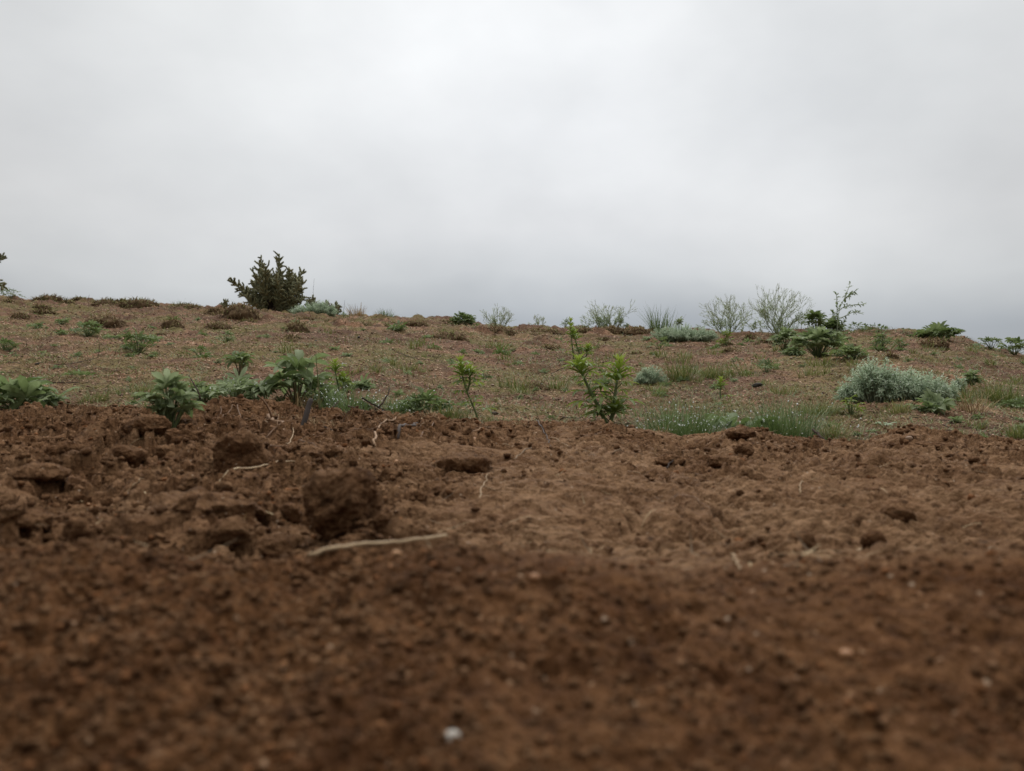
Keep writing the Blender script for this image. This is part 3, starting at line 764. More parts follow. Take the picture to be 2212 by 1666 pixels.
# ------------------------------------------------------------------ thin wiry shrubs
wiry(1080, 718, 84, 62, 'low thin wiry shrub on the ridge, leftmost of the wiry shrubs', 301, 11, .5)
wiry(1165, 710, 46, 30, 'smallest wiry shrub on the ridge', 302, 9, .4)
wiry(1318, 720, 112, 76, 'airy wiry shrub on the ridge above the two-stemmed lupine', 303, 20, .95)
wiry(1572, 726, 96, 80, 'wiry shrub behind the low silver ridge shrub', 304, 20, 1.0, lean=-.5)
wiry(1684, 726, 108, 100, 'tallest wiry shrub, left of the leafy sprig on the ridge', 305, 24, 1.0, lean=.4)
tuft(1428, 714, 66, 38, 'dense green broom-like tuft on the ridge left of the silver shrub', 310, 170, 'dewgrass', 'green tufts on the ridge', lean=.25, wid=1.3)
tuft(832, 692, 54, 14, 'short green tuft on the bare middle of the ridge', 311, 110, 'dewgrass', 'green tufts on the ridge', wid=1.2)
tuft(390, 668, 40, 16, 'short green tuft on the ridge left of the cholla seedlings', 312, 80, 'dewgrass', 'green tufts on the ridge', wid=1.2)
tuft(1700, 722, 70, 26, 'grass at the foot of the tallest wiry shrub', 313, 90, 'dewgrass', 'green tufts on the ridge', wid=1.2)
tuft(1813, 720, 44, 20, 'grass at the foot of the tall leafy sprig', 314, 80, 'dewgrass', 'green tufts on the ridge', wid=1.2)
tuft(770, 688, 34, 22, 'tuft of dry straw on the ridge right of the silver shrub', 315, 110, 'dry', 'dry tufts', lean=.4, wid=1.3, var=.7)

# tall branching sprig with narrow leaves
rng = rs(320); p = at_field(1808, 722); s_ = p.y / FPX
r = root('leafy_sprig', p - Vector((0, 0, .008)), 'tall thin sprig with small paired leaves rising above the ridge', 'plant')
st = MB(); lf = MB()
for k, pts in enumerate([[(1808,722),(1809,690),(1816,660),(1826,635),(1838,609)], [(1809,700),(1808,675),(1807,650),(1804,628)], [(1816,662),(1832,655),(1848,658-4),(1864,653)], [(1812,684),(1830,676),(1845,668),(1862,672)], [(1823,642),(1836,632),(1844,626)], [(1808,690),(1800,676),(1798,668)], [(1808,705),(1820,695),(1824,690)]]):
    Q = np.array([[(x - 1808) * s_, (rng.rand() - .5) * .02 * i, (722 - y) * s_] for i, (x, y) in enumerate(pts)])
    cum = np.concatenate([[0], np.cumsum(np.linalg.norm(np.diff(Q, axis=0), axis=1))]); tt = np.linspace(0, cum[-1], 14)
    C = np.stack([np.interp(tt, cum, Q[:, j]) for j in range(3)], -1)
    tube(st, C, np.linspace(1.1, .6, 14) * s_, 5, .7)
    for i in range(3 if k == 0 else 1, 14):
        if k == 0 and i < 6 and i % 2: continue
        D = norm(C[min(i + 1, 13)] - C[i - 1])
        for q in range(2):
            dd = norm(D * .9 + rng.normal(0, .75, 3)); L = s_ * (7.5 + 4 * rng.rand())
            leaflets(lf, C[i], dd, UP + .3 * rng.normal(0, 1, 3), L, L * .34, -.5, .3, 3, rng.rand() * .6 + .2)
st.build('stem', M['wiry'], r); lf.build('foliage', M['leaf'], r)

# ------------------------------------------------------------------ upright lupines
lupine(1310, 922, [[(1312,922),(1300,895),(1283,860),(1268,830),(1257,806),(1250,788)], [(1316,922),(1324,895),(1328,860),(1334,825),(1340,790)], [(1318,922),(1322,905),(1330,890)]],
    'two-stemmed bright green lupine in the middle of the photo, tallest fan leaves', 401, 48, 4.8, drops=4)
lupine(1031, 915, [[(1034,915),(1029,890),(1020,868),(1010,848),(1004,825),(998,800),(996,784)], [(1008,846),(1016,822),(1014,800)]],
    'slender single-stemmed lupine with a bent stalk near the middle', 402, 32, 2.6, drops=3)
lupine(1250, 792, [[(1240,790),(1238,765),(1234,735),(1232,698)], [(1258,792),(1254,770),(1244,740),(1238,715)], [(1262,790),(1266,768),(1270,752)]],
    'tall narrow lupine farther back, directly above the two-stemmed one', 403, 21, 2.0, drops=2)
lupine(1557, 862, [[(1558,862),(1556,840),(1558,815)]], 'small single lupine shoot between dewy grass and ridge', 404, 22, 2.4, drops=0)
lupine(728, 860, [[(735,860),(730,830),(724,805),(722,785)], [(738,860),(744,835),(740,812)]], 'yellow-tipped lupine behind the large fan-leaved plant on the left', 405, 26, 2.4, drops=5)
lupine(1045, 822, [[(1045,822),(1044,808),(1043,796)], [(1046,822),(1052,810)]], 'tiny dark lupine seedling right behind the slender bent-stalked lupine', 406, 15, 1.8, drops=0, tip=False, lm='leafdark')

# ------------------------------------------------------------------ leafy plants: left
bushy(640, 876, 140, 118, 'largest fan-leaved plant on the left, grey-green leaves on thick tan stalks', 501, nleaf=17, leaf=42, sm='stem', drops=14, wr=.36, cup=.2, var=.55)
bushy(567, 880, 64, 66, 'fan-leaved plant on one thick stalk, left of the largest fan-leaved plant', 502, nleaf=13, leaf=34, sm='stem', drops=5, wr=.34, dome=.2, cup=.35)
bushy(508, 872, 120, 62, 'dewy silvery-leaved plant at the bank edge, left of the one-stalked plant', 503, nleaf=30, leaf=27, drops=22, var=.68)
bushy(440, 870, 56, 40, 'low plant by the dark curved twig at the bank edge', 504, nleaf=14, leaf=22, drops=4)
bushy(518, 815, 54, 60, 'tall-stalked plant with a single fan crown behind the silvery-leaved plant', 505, nleaf=12, leaf=24, sm='stem', dome=.1, lm='leafdark')
bushy(38, 890, 165, 74, 'big grey-green rosette at the left edge just behind the bank', 506, nleaf=30, leaf=44, drops=16, wr=.3, dome=.5)
bushy(120, 882, 40, 40, 'small plant touching the big rosette at the left edge', 507, nleaf=10, leaf=22, drops=3, var=.7)
bushy(368, 934, 100, 128, 'leafy green plant growing on top of the dug soil bank', 508, 'bank', nleaf=34, leaf=31, dome=.35, wr=.38, drops=0, group=None, var=.6)
bushy(192, 727, 68, 38, 'wide dark leafy clump left of centre on the upper left slope, below a thatch mound', 509, lm='leafdark')
bushy(300, 762, 72, 52, 'dark leafy plant with raised left arm on the left slope', 510, lm='leafdark', nleaf=24)
bushy(272, 738, 26, 26, 'small raised leaf spray beside the dark leafy plant on the left slope', 511, lm='leafdark', nleaf=9)
bushy(490, 742, 38, 29, 'compact round leafy plant below the cholla seedlings', 512)
bushy(432, 768, 56, 32, 'spreading leafy plant halfway up the slope, left of the compact round one', 513, nleaf=14, lm='leafdark')
bushy(12, 760, 54, 32, 'leafy plant at the left edge halfway up the slope', 514, lm='leafdark')
bushy(28, 775, 50, 18, 'low dark foliage under the leafy plant at the left edge', 515, lm='leafdark', nleaf=10)
bushy(362, 818, 56, 22, 'low wide plant on open ground above the soil-bank plant', 516, nleaf=14)
bushy(915, 893, 118, 52, 'wide dewy dark green plant at the bank edge left of the slender lupine', 517, nleaf=44, leaf=25, lm='leafdark', drops=24, dome=.6)
bushy(700, 880, 70, 44, 'dark foliage at the foot of the yellow-tipped lupine', 518, nleaf=18, leaf=22, drops=14, lm='leafdark')
for i, (x, y, w, h, L) in enumerate([(166,772,26,11,'tiny rosette below the wide dark clump on the left slope'), (230,732,24,12,'tiny rosette right of the wide dark clump, upper left slope'), (367,748,20,10,'tiny rosette below a dark thatch lump, left slope'),
    (430,784,26,13,'tiny rosette under the spreading leafy plant'), (470,787,26,13,'tiny rosette left of the tall-stalked plant'), (278,822,22,13,'tiny rosette between long sticks and the soil-bank plant'), (176,812,62,15,'low straggling weed above the big left rosette'),
    (212,767,22,9,'tiny rosette left of the plant with a raised arm'), (67,708,26,10,'tiny pale tuft-like rosette on the far upper left slope'), (300,860,32,16,'small pale rosette just left of the soil-bank plant'), (560,735,14,8,'tiny sprout right of the compact round plant'),
    (676,752,20,9,'tiny sprout near the long thin stick in the middle slope'), (1040,800,26,10,'tiny rosette above the dark seedling in the middle'), (985,800,24,10,'tiny rosette above the slender lupine'), (1190,905,30,14,'tiny rosette left of the two-stemmed lupine'),
    (1113,925,14,12,'tiny sprout at the bank edge in the middle'), (1640,738,18,10,'tiny rosette below the tallest wiry shrub'), (1550,880,30,16,'tiny grey rosette in front of the single lupine shoot'), (125,800,26,11,'tiny rosette by the long dark stick, left slope'), (1450,905,44,18,'small weed between the lupine and the dewy grass')]):
    bushy(x, y, w, h, L, 530 + i, nleaf=8, leaf=w * .3, group='tiny rosettes on the slope', name='rosette', lm='leafdark' if i % 3 == 0 else 'leaf')

rng = rs(555)
for k in range(16):
    px = rng.uniform(415, 790); bushy(px, rng.uniform(838, 888), rng.uniform(34, 66), rng.uniform(20, 36), 'one of the low sprawling weeds filling the leafy patch behind the left bank', 5600 + k, nleaf=rng.randint(9, 15), leaf=rng.uniform(15, 23), lm='leaf' if k % 3 else 'leafdark', drops=3, group='sprawling weeds behind the left bank', dome=.6)

# ------------------------------------------------------------------ leafy plants: ridge and right slope
bushy(1000, 710, 56, 34, 'round green bush on the ridge between cholla and wiry shrubs', 560, lm='leafdark', nleaf=64, wr=.36)
bushy(740, 690, 28, 16, 'little dark bush between silver shrub and straw tuft on the ridge', 561, lm='leafdark')
bushy(1222, 700, 24, 22, 'small green bush on the ridge just behind the tall narrow lupine', 562)
bushy(1467, 712, 18, 30, 'tiny stalk with a leafy head on the ridge above the low silver shrub', 563, nleaf=7, dome=.1)
bushy(1510, 712, 18, 20, 'thin sprout on the ridge left of the wiry shrubs', 564, nleaf=7, dome=.1)
bushy(22, 648, 46, 26, 'dark spiky bush on the ridge at the left edge', 565, lm='leafdark', wr=.2)
bushy(1762, 726, 46, 48, 'dark plant with raised leaf crowns on the ridge left of the tall sprig', 566, lm='leafdark', nleaf=24, dome=.1, wr=.36, leaf=15)
bushy(1796, 722, 46, 36, 'dark leafy plant at the foot of the tall sprig on the ridge', 567, lm='leafdark', nleaf=26, wr=.36, leaf=15, dome=.2)
bushy(1768, 776, 96, 62, 'big dark leafy clump on the slope below the tall sprig', 568, lm='leaf', nleaf=60, leaf=21, dome=.35, wr=.36)
bushy(1698, 760, 64, 52, 'dark leafy clump below the tallest wiry shrub', 569, lm='leaf', nleaf=44, dome=.35, leaf=16, wr=.36, drops=6)
bushy(1712, 770, 44, 26, 'low leafy plant between the two dark clumps on the right slope', 570, leaf=14, nleaf=30)
bushy(1835, 782, 74, 28, 'low dark plant just behind the large silvery shrub', 571, lm='leafdark', nleaf=46, leaf=14, wr=.36)
bushy(1815, 752, 40, 32, 'leafy plant right of the big dark clump on the slope', 572, lm='leafdark')
bushy(1852, 722, 50, 20, 'low leafy plant on the ridge right of the tall sprig', 573, lm='leafdark', wr=.38, nleaf=18)
bushy(1895, 722, 50, 22, 'umbrella-shaped low plant on the ridge above the large silvery shrub', 574, lm='leafdark', wr=.38, nleaf=18)
bushy(1905, 757, 48, 40, 'leafy plant on the bare slope above the large silvery shrub', 575, lm='leafdark', nleaf=24)
bushy(1945, 754, 34, 28, 'small leafy plant on the bare right slope, right of a slightly larger one', 576, lm='leafdark')
bushy(1957, 725, 36, 13, 'thin row of leaf tips peeking over the ridge at right', 577, lm='leafdark', wr=.38, nleaf=12)
bushy(2029, 735, 92, 32, 'wide umbrella-shaped plant standing on the right ridge line', 578, lm='leafdark', wr=.38, nleaf=46, leaf=18, dome=.25, group='leafy plants on the right ridge')
bushy(2141, 756, 46, 30, 'flat-topped plant on the falling right ridge line', 579, lm='leafdark', wr=.38, nleaf=18, dome=.15, group='leafy plants on the right ridge')
bushy(2107, 760, 40, 20, 'low plant left of the flat-topped plant on the right ridge', 580, lm='leafdark', wr=.38, nleaf=14, group='leafy plants on the right ridge')
bushy(2192, 772, 66, 36, 'leafy clump on the ridge at the right edge', 581, lm='leafdark', wr=.38, nleaf=28, group='leafy plants on the right ridge')
bushy(2100, 842, 40, 36, 'green fan-leaved plant behind the small dewy silver sprig', 582, leaf=18)
bushy(2017, 893, 88, 44, 'green fan-leaved plant in front of the large silvery shrub', 583, nleaf=16, leaf=30, wr=.4, drops=2, var=.45)
bushy(1838, 898, 48, 48, 'thin leafy plant left of and in front of the large silvery shrub', 584, nleaf=12, leaf=16, lm='lupine')
bushy(1655, 806, 60, 32, 'sparse dark fan-leaved plant on the open slope left of the large silvery shrub', 585, nleaf=9, leaf=17, lm='leafdark')
bushy(1425, 756, 54, 28, 'low dark plant on the slope under the left end of the silver ridge shrub', 586, lm='leafdark', nleaf=16)
bushy(1567, 752, 30, 38, 'narrow upright plant under the right end of the silver ridge shrub', 587, nleaf=10, lm='lupine')
bushy(1588, 785, 28, 14, 'small dewy plant on the slope above the single lupine shoot', 588, drops=3)
bushy(2185, 880, 60, 26, 'low weed in the olive grass at the right edge', 589, leaf=14, drops=3)
def rosette(px, py, w, h, n, label, seed, mat, wr, drops, leafpx):
    rng = rs(seed); p = at_field(px, py); s = p.y / FPX
    r = root('broadleaf_rosette', p - Vector((0, 0, .002)), label, 'plant', 'broad-leaved rosettes'); lf = MB()
    for k in range(n):
        az = k * 2.4 + rng.normal(0, .2); e = .35 + .9 * (k / n)
        B = np.array([math.cos(az), math.sin(az) * .6, 0]) * w * s * .30 * rng.rand()
        L = leafpx * s * (.8 + .4 * rng.rand())
        leaflets(lf, B + [0, 0, h * s * .15], [math.cos(az), math.sin(az), e], UP, L, L * wr, -.9 + rng.normal(0, .2), .3, 5, np.clip(rng.normal(.5, .14), 0, 1), shape=.55, tipw=.35)
    lf.build('foliage', M[mat], r)
    if drops:
        V = np.concatenate(lf.V); dew(r, V[rng.choice(len(V), drops)], .0011, rng)
rosette(1590, 938, 200, 66, 36, 'dark green oval-leaved rosette in the dewy grass at the bank edge', 595, 'leafdark', .46, 40, 54)
rosette(1910, 918, 30, 20, 8, 'pale woolly rosette alone in front of the large silvery shrub', 596, 'silver', .34, 0, 24)

# ------------------------------------------------------------------ grass tufts
tuft(1475, 962, 200, 72, 'dew-covered grass tuft in the dip of the bank, right of the two-stemmed lupine', 601, 950, 'dewgrass', 'dewy grass tufts', 260, lean=.5, wid=1.5)
tuft(1690, 954, 170, 74, 'dew-covered grass tuft right of the oval-leaved rosette', 602, 700, 'dewgrass', 'dewy grass tufts', 90, lean=.5, wid=1.4)
tuft(745, 890, 130, 52, 'dew-covered short grass behind the upright grey stick', 603, 330, 'dewgrass', 'dewy grass tufts', 100, lean=.7, wid=1.4)
tuft(850, 893, 110, 34, 'dew-covered short grass among dark bare twigs', 604, 240, 'dewgrass', 'dewy grass tufts', 50, lean=.7, wid=1.4)
tuft(1470, 826, 74, 38, 'green tuft on the slope right of the dark cushion plant', 605, 170, lean=.45, drops=4)
tuft(1540, 822, 74, 30, 'green tuft on the slope above the single lupine shoot', 606, 150, lean=.45, drops=4)
tuft(1610, 815, 90, 26, 'thin olive tuft on the slope below the sparse fan-leaved plant', 607, 120, lean=.6)
tuft(1115, 842, 90, 28, 'thin green tuft in the middle slope left of a straw mound', 608, 150, lean=.6, drops=3)
tuft(1200, 845, 70, 26, 'thin green tuft left of the tall narrow lupine', 609, 120, lean=.6, drops=3)
tuft(2170, 872, 130, 40, 'wide olive grass patch at the right edge below the bare slope', 610, 420, lean=.5, var=.45)
tuft(2080, 868, 80, 30, 'olive grass patch right behind the large silvery shrub', 611, 180, lean=.5, var=.45)
tuft(1942, 892, 56, 26, 'yellowish grass tuft under the middle of the large silvery shrub', 612, 130, lean=.4, var=.75)
tuft(1770, 898, 100, 32, 'green grass patch with dew left of the thin leafy plant', 613, 220, lean=.6, drops=16)
tuft(1800, 945, 90, 40, 'straggly olive grass at the bank edge by the dark bark stick', 614, 150, lean=.7, drops=8, var=.65)
tuft(2195, 945, 60, 26, 'green grass tuft at the right edge of the bank', 615, 130, lean=.5)
tuft(2110, 925, 44, 22, 'small green grass tuft near the right end of the bank', 616, 90, lean=.5)
tuft(970, 905, 90, 34, 'green grass between dark dewy plant and slender lupine', 617, 170, lean=.7, drops=6)
tuft(1290, 925, 120, 20, 'thin grass at the foot of the two-stemmed lupine', 618, 120, lean=.8)
tuft(1660, 800, 60, 16, 'small olive grass patch under the sparse fan-leaved plant', 619, 100)
tuft(1690, 850, 90, 18, 'small olive grass patch left of the large silvery shrub', 620, 130, var=.6)
tuft(300, 850, 120, 20, 'short green grass on flat ground left of the soil-bank plant', 621, 170, var=.55)
tuft(200, 870, 90, 24, 'short green grass between the big left rosette and soil-bank plant', 622, 140, var=.5)
tuft(880, 800, 120, 14, 'short yellow-green turf in the middle slope below the long stick', 623, 180, var=.6)
tuft(1560, 905, 90, 24, 'short green grass in front of the single lupine shoot', 624, 140, var=.55, drops=6)
tuft(1860, 800, 60, 18, 'olive grass beside the left end of the large silvery shrub', 625, 110, var=.55)
tuft(1330, 870, 50, 16, 'short yellow-green grass right of the two-stemmed lupine', 626, 90, var=.65)

# dried plant on the right
tuft(2105, 892, 70, 46, 'dried tan plant right of the large silvery shrub', 630, 90, 'dry', 'dry tufts', lean=1.0, wid=1.6, var=.55)
tuft(1935, 935, 60, 20, 'dry grass wisps on the bank edge below the pale rosette', 631, 60, 'dry', 'dry tufts', lean=1.2, wid=1.3, var=.6)
tuft(640, 880, 130, 34, 'pale dead grass at the bank edge by the upright grey stick', 632, 150, 'dry', 'dry tufts', lean=1.0, wid=2.0, var=.8)
# thatch mounds
for i, (x, y, w, h, g, L) in enumerate([(18,658,34,14,.1,'thatch mound at the left end of the ridge'), (107,656,72,18,.15,'dark wide thatch mound on the ridge, second from the left edge'), (90,674,44,10,.4,'low greenish thatch patch under the second mound from the left'),
    (232,664,64,17,.25,'thatch mound on the ridge above the large brown mound'), (268,654,26,14,.35,'small round thatch knob on the left ridge line'), (300,668,90,22,.4,'greenish thatch mound right of the small knob on the left ridge'),
    (400,670,84,18,.35,'wide low thatch mound on the ridge left of the cholla seedlings'), (228,706,96,32,.15,'large brown thatch mound on the upper left slope'), (372,712,54,22,.0,'dark ragged thatch lump on the left slope'),
    (462,684,50,24,.0,'dark thatch mound beneath the two cholla seedlings, left one'), (520,692,84,34,.05,'dark thatch mound left of the tall cholla foot'), (470,712,62,18,.2,'flat brown thatch patch below the dark cholla-foot mounds'),
    (642,720,54,27,.15,'round thatch mound on the slope under the tall cholla'), (625,738,44,12,.1,'low thatch patch below the round mound'), (670,692,70,12,.1,'low thatch rim in front of the silver ridge shrub'),
    (787,704,62,11,.05,'thatch mound on the ridge right of the straw tuft'), (826,710,50,10,.2,'small thatch mound in the middle of the ridge, between two others'), (894,706,64,15,.15,'thatch mound on the ridge at the left of the round green bush'),
    (965,704,46,16,.05,'dark thatch mound touching the round green bush'), (970,738,90,26,.3,'large thatch mound on the slope below the round green bush'), (938,757,34,12,.3,'small thatch knob below the large middle mound'),
    (1072,722,90,20,.1,'dark thatch mound under the leftmost wiry shrub'), (1172,724,104,18,.15,'thatch mound under the smallest wiry shrub'), (1262,724,60,18,.1,'thatch mound right of the tall narrow lupine tip'), (1320,722,80,18,.1,'thatch mound at the foot of the airy wiry shrub'),
    (1190,753,46,12,.2,'low thatch patch left of the tall narrow lupine'), (1376,724,64,16,.0,'dark bare mound left of the low silver ridge shrub'), (1155,843,74,17,.1,'straw-coloured mound on the middle slope'), (1372,765,40,12,.5,'yellowish thatch patch below the silver ridge shrub'),
    (1926,784,32,15,.0,'small dark mound behind the large silvery shrub'), (1800,722,50,16,.0,'brown mound at the foot of the tall sprig'), (45,690,44,14,.1,'dull thatch patch on the far left slope'), (1010,775,30,8,.3,'tiny thatch knob in the middle slope')]):
    thatch(x, y, w, h, L, 700 + i, g)

def copies(protos, n, y0, y1, um, seed, smin, smax, keep=None, zf=None):
    """further instances of small plants: the thing and each of its parts copied"""
    zf = zf or field_z
    rng = rs(seed); k = 0
    while k < n:
        y = math.exp(rng.uniform(math.log(y0), math.log(y1))); u = rng.uniform(-um, um)
        if keep is not None and rng.rand() > keep(u, y): continue
        src = protos[k % len(protos)]; c = src.copy(); COL.objects.link(c); f = rng.uniform(smin, smax) * y / src['dist']
        c.location = (u * y, y, float(zf(np.array([u * y]), np.array([y]))[0]) - .002 * f); c.scale = (f, f, f * rng.uniform(.7, 1.15)); c.rotation_euler = (0, 0, rng.rand() * 6.28)
        for ch in src.children:
            d = ch.copy(); COL.objects.link(d); d.parent = c
        k += 1
MP = []
for k in range(5):
    r = thatch(300 + 330 * k, 735, 44 - 4 * k, 11, 'one of many low ragged patches of brown thatch scattered over the upper slope', 760 + k, [.05, .2, .4, .1, .3][k], 'small thatch patches on the upper slope'); r['dist'] = r.location.y; MP.append(r)
copies(MP, 46, 3.4, 9.2, .7, 770, .4, 1.5, lambda u, y: .25 + .75 * sstep(4, 7, y))
WP = []
for k in range(5):
    r = bushy(350 + 300 * k, 840, [22, 30, 18, 26, 34][k], [11, 13, 10, 9, 12][k], 'one of many tiny green weeds dotted over the slope', 780 + k, nleaf=7 + k, leaf=[8, 10, 7, 8, 11][k], group='tiny weeds dotted over the slope', name='weed', lm='leaf' if k % 2 else 'leafdark'); r['dist'] = r.location.y; WP.append(r)
copies(WP, 190, 1.45, 5.5, .68, 790, .4, 1.35)

EP = []
for k in range(4):
    r = tuft([520, 600, 760, 900][k], 885, 46, 15, 'wisp of dead grass rooted along the crest of the soil bank', 795 + k, 34, 'dry', 'dead grass wisps along the bank crest', surf='bank', lean=1.3, wid=1.3, var=.55); r['dist'] = r.location.y; EP.append(r)
copies(EP, 34, 1.08, 1.26, .66, 796, .45, 1.15, lambda u, y: .3 + .7 * math.exp(-((u * FPX + CX - 760) / 300) ** 2), bank_z)
GP = []
for k in range(4):
    r = tuft(1250 + 200 * k, 895, 40, 13, 'one of many short green grass tufts on the middle of the slope', 840 + k, 48, 'grass', 'short grass tufts on the slope', lean=.7, wid=1.2, var=.55); r['dist'] = r.location.y; GP.append(r)
copies(GP, 150, 1.42, 4.5, .68, 845, .5, 1.5, lambda u, y: .25 + .75 * float(sstep(-.5, .4, u)))

# ------------------------------------------------------------------ sticks, stalks and stones on the slope
G = 'dark twigs lying on the slope'
for i, (pts, rad, L, fk) in enumerate([([(72,797),(150,791),(232,779)], .0014, 'long dark stick lying on the left slope', 1), ([(397,778),(446,775)], .001, 'short dark stick under the spreading leafy plant', 0), ([(655,747),(710,748),(766,750)], .0012, 'long thin dark stick on the middle slope', 0),
    ([(856,767),(900,776),(974,791)], .0014, 'long dark stick sloping down toward the slender lupine', 1), ([(1186,803),(1230,796)], .0012, 'short dark twig left of the tall narrow lupine', 1), ([(1210,903),(1250,904),(1300,905)], .0011, 'thin dark twig behind the two-stemmed lupine foot', 0),
    ([(1340,926),(1365,933),(1395,937)], .0016, 'dark twig on the bank edge beside the two-stemmed lupine', 0), ([(1702,772),(1760,780),(1819,795)], .0016, 'long thin stick below the dark clumps on the right slope', 0), ([(1971,906),(2010,905),(2056,915)], .0013, 'dark forked twig under the fan-leaved plant at right', 1),
    ([(2031,920),(2062,931)], .0013, 'short dark twig near the right bank edge', 0), ([(22,832),(100,831),(190,829)], .0016, 'thick dark stick just above the big left rosette', 1), ([(20,803),(60,800)], .001, 'short dark twig left of the long dark stick', 0), ([(940,815),(975,812)], .0011, 'short dark twig left of the slender lupine top', 0), ([(1120,722),(1140,728)], .002, 'small dark twig on the ridge slope in the middle', 0)]):
    stick('twig', pts, rad, L, 'twig', 'twig', 800 + i, G, forks=fk)
p = at_field(1790, 956)
def pw(px, py, y): return Vector(((px - CX) / FPX * y, y, CAMZ + (CY - py) / FPX * y))
stick('bark_stick', None, .0032, 'dark bark stick poking up from the bank edge, right of the dewy grass', 'stick', 'twig', 820, world=[pw(1790,962,1.21), pw(1772,943,1.22), pw(1755,927,1.24)], jitter=.2)
stick('grey_stick', None, .0044, 'flat grey stick standing upright in the bank edge at left', 'stick', 'grey', 821, world=[pw(652,935,1.05), pw(662,895,1.06), pw(672,863,1.07)], jitter=.05, taper=.85)
stick('grass_stalk', None, .0016, 'single tall green grass blade standing right of the grey stick', 'grass', 'greenstem', 822, world=[pw(691,885,1.18), pw(689,840,1.17), pw(685,800,1.16), pw(682,765,1.15)], jitter=.1, taper=.3)
stick('twig', None, .0017, 'dark curved twig rising left of the dewy silvery-leaved plant', 'twig', 'twig', 823, world=[pw(433,862,1.4), pw(428,846,1.4), pw(418,828,1.41), pw(408,812,1.42)], jitter=.1)
rng = rs(830)
for i, (pts, L) in enumerate([([(782,860),(805,873),(832,888),(850,895)], 'bare dark branching twig above the bank, left one of a crossed pair'), ([(805,892),(826,872),(840,850),(842,838)], 'bare dark branching twig above the bank, right one of a crossed pair'), ([(752,878),(780,885),(802,890)], 'low dark twig at the bank edge left of the crossed pair'), ([(712,890),(722,878),(733,866)], 'short upright twig between grey stick and crossed twigs')]):
    stick('twig', None, .0016, L, 'twig', 'twig', 830 + i, 'bare twigs at the bank edge', world=[pw(x, y, 1.24 + .01 * k + .02 * i) for k, (x, y) in enumerate(pts)], forks=4 if i < 2 else 1, jitter=.4)
for i, (x, y, h, L) in enumerate([(90,655,16,'thin dry stalk on the ridge above the second thatch mound'), (143,655,14,'thin dry stalk on the left ridge, second from the left'), (190,656,20,'forked dry stalk on the left ridge'), (181,656,14,'dry stalk beside the forked stalk on the left ridge'), (676,640,38,'dry stalk sticking up behind the young upright cholla'),
    (742,682,34,'tall thin dry stalk right of the silver ridge shrub'), (754,684,20,'short thin dry stalk right of the silver ridge shrub'), (1730,722,32,'dry upright stalk right of the tallest wiry shrub')]):
    q = at_field(x, y + 6); dd = q.y
    stick('dry_stalk', None, .0024, L, 'stalk', 'twig', 850 + i, 'dry stalks on the ridge', world=[q, pw(x + 1, y - h * .5, dd), pw(x + 3, y - h, dd)], jitter=.2, taper=.4, forks=2 if i == 2 else 0)
for i, (x, y, w, L) in enumerate([(1095,880,20,'dark oval lump lying right of the slender lupine'), (1068,898,19,'brown oval lump at the bank edge right of the slender lupine'), (683,741,13,'dark oval lump above the long thin stick'), (775,734,11,'dark oval lump on the middle slope below the ridge'), (80,797,13,'dark lump at the left end of the long dark stick'), (1635,842,26,'dark flat lump right of the single lupine shoot')]):
    p = at_field(x, y); s_ = p.y / FPX
    o = bpy.data.objects.new('oval_lump', clod_mesh('oval_lump', 870 + i, 3, .35, 'lump', .3 if i != 1 else .9)); COL.objects.link(o)
    o.scale = (w * s_ / 2, w * s_ * .3, w * s_ * .26); o.rotation_euler = (0, .15, .4 - .7 * i); o.location = p + Vector((0, 0, w * s_ * .2)); tag(o, L, 'lump', 'dark oval lumps')

SM = [clod_mesh('stone', 880 + k, 3, .5, 'tan', .3 + .15 * k) for k in range(5)]
rng = rs(890)
for k in range(70):
    y = math.exp(rng.uniform(math.log(1.45), math.log(6.5))); x = rng.uniform(-.68, .68) * y; q = rng.uniform(.0025, .0075) * (y / 2) ** .5
    o = bpy.data.objects.new('stone', SM[k % 5]); COL.objects.link(o); o.scale = (q, q * .8, q * .6); o.rotation_euler = (0, rng.normal(0, .2), rng.rand() * 6.28)
    o.location = (x, y, float(field_z(np.array([x]), np.array([y]))[0]) + q * .25); tag(o, 'small brown stone half sunk in the gravelly slope', 'stone', 'small stones on the slope')

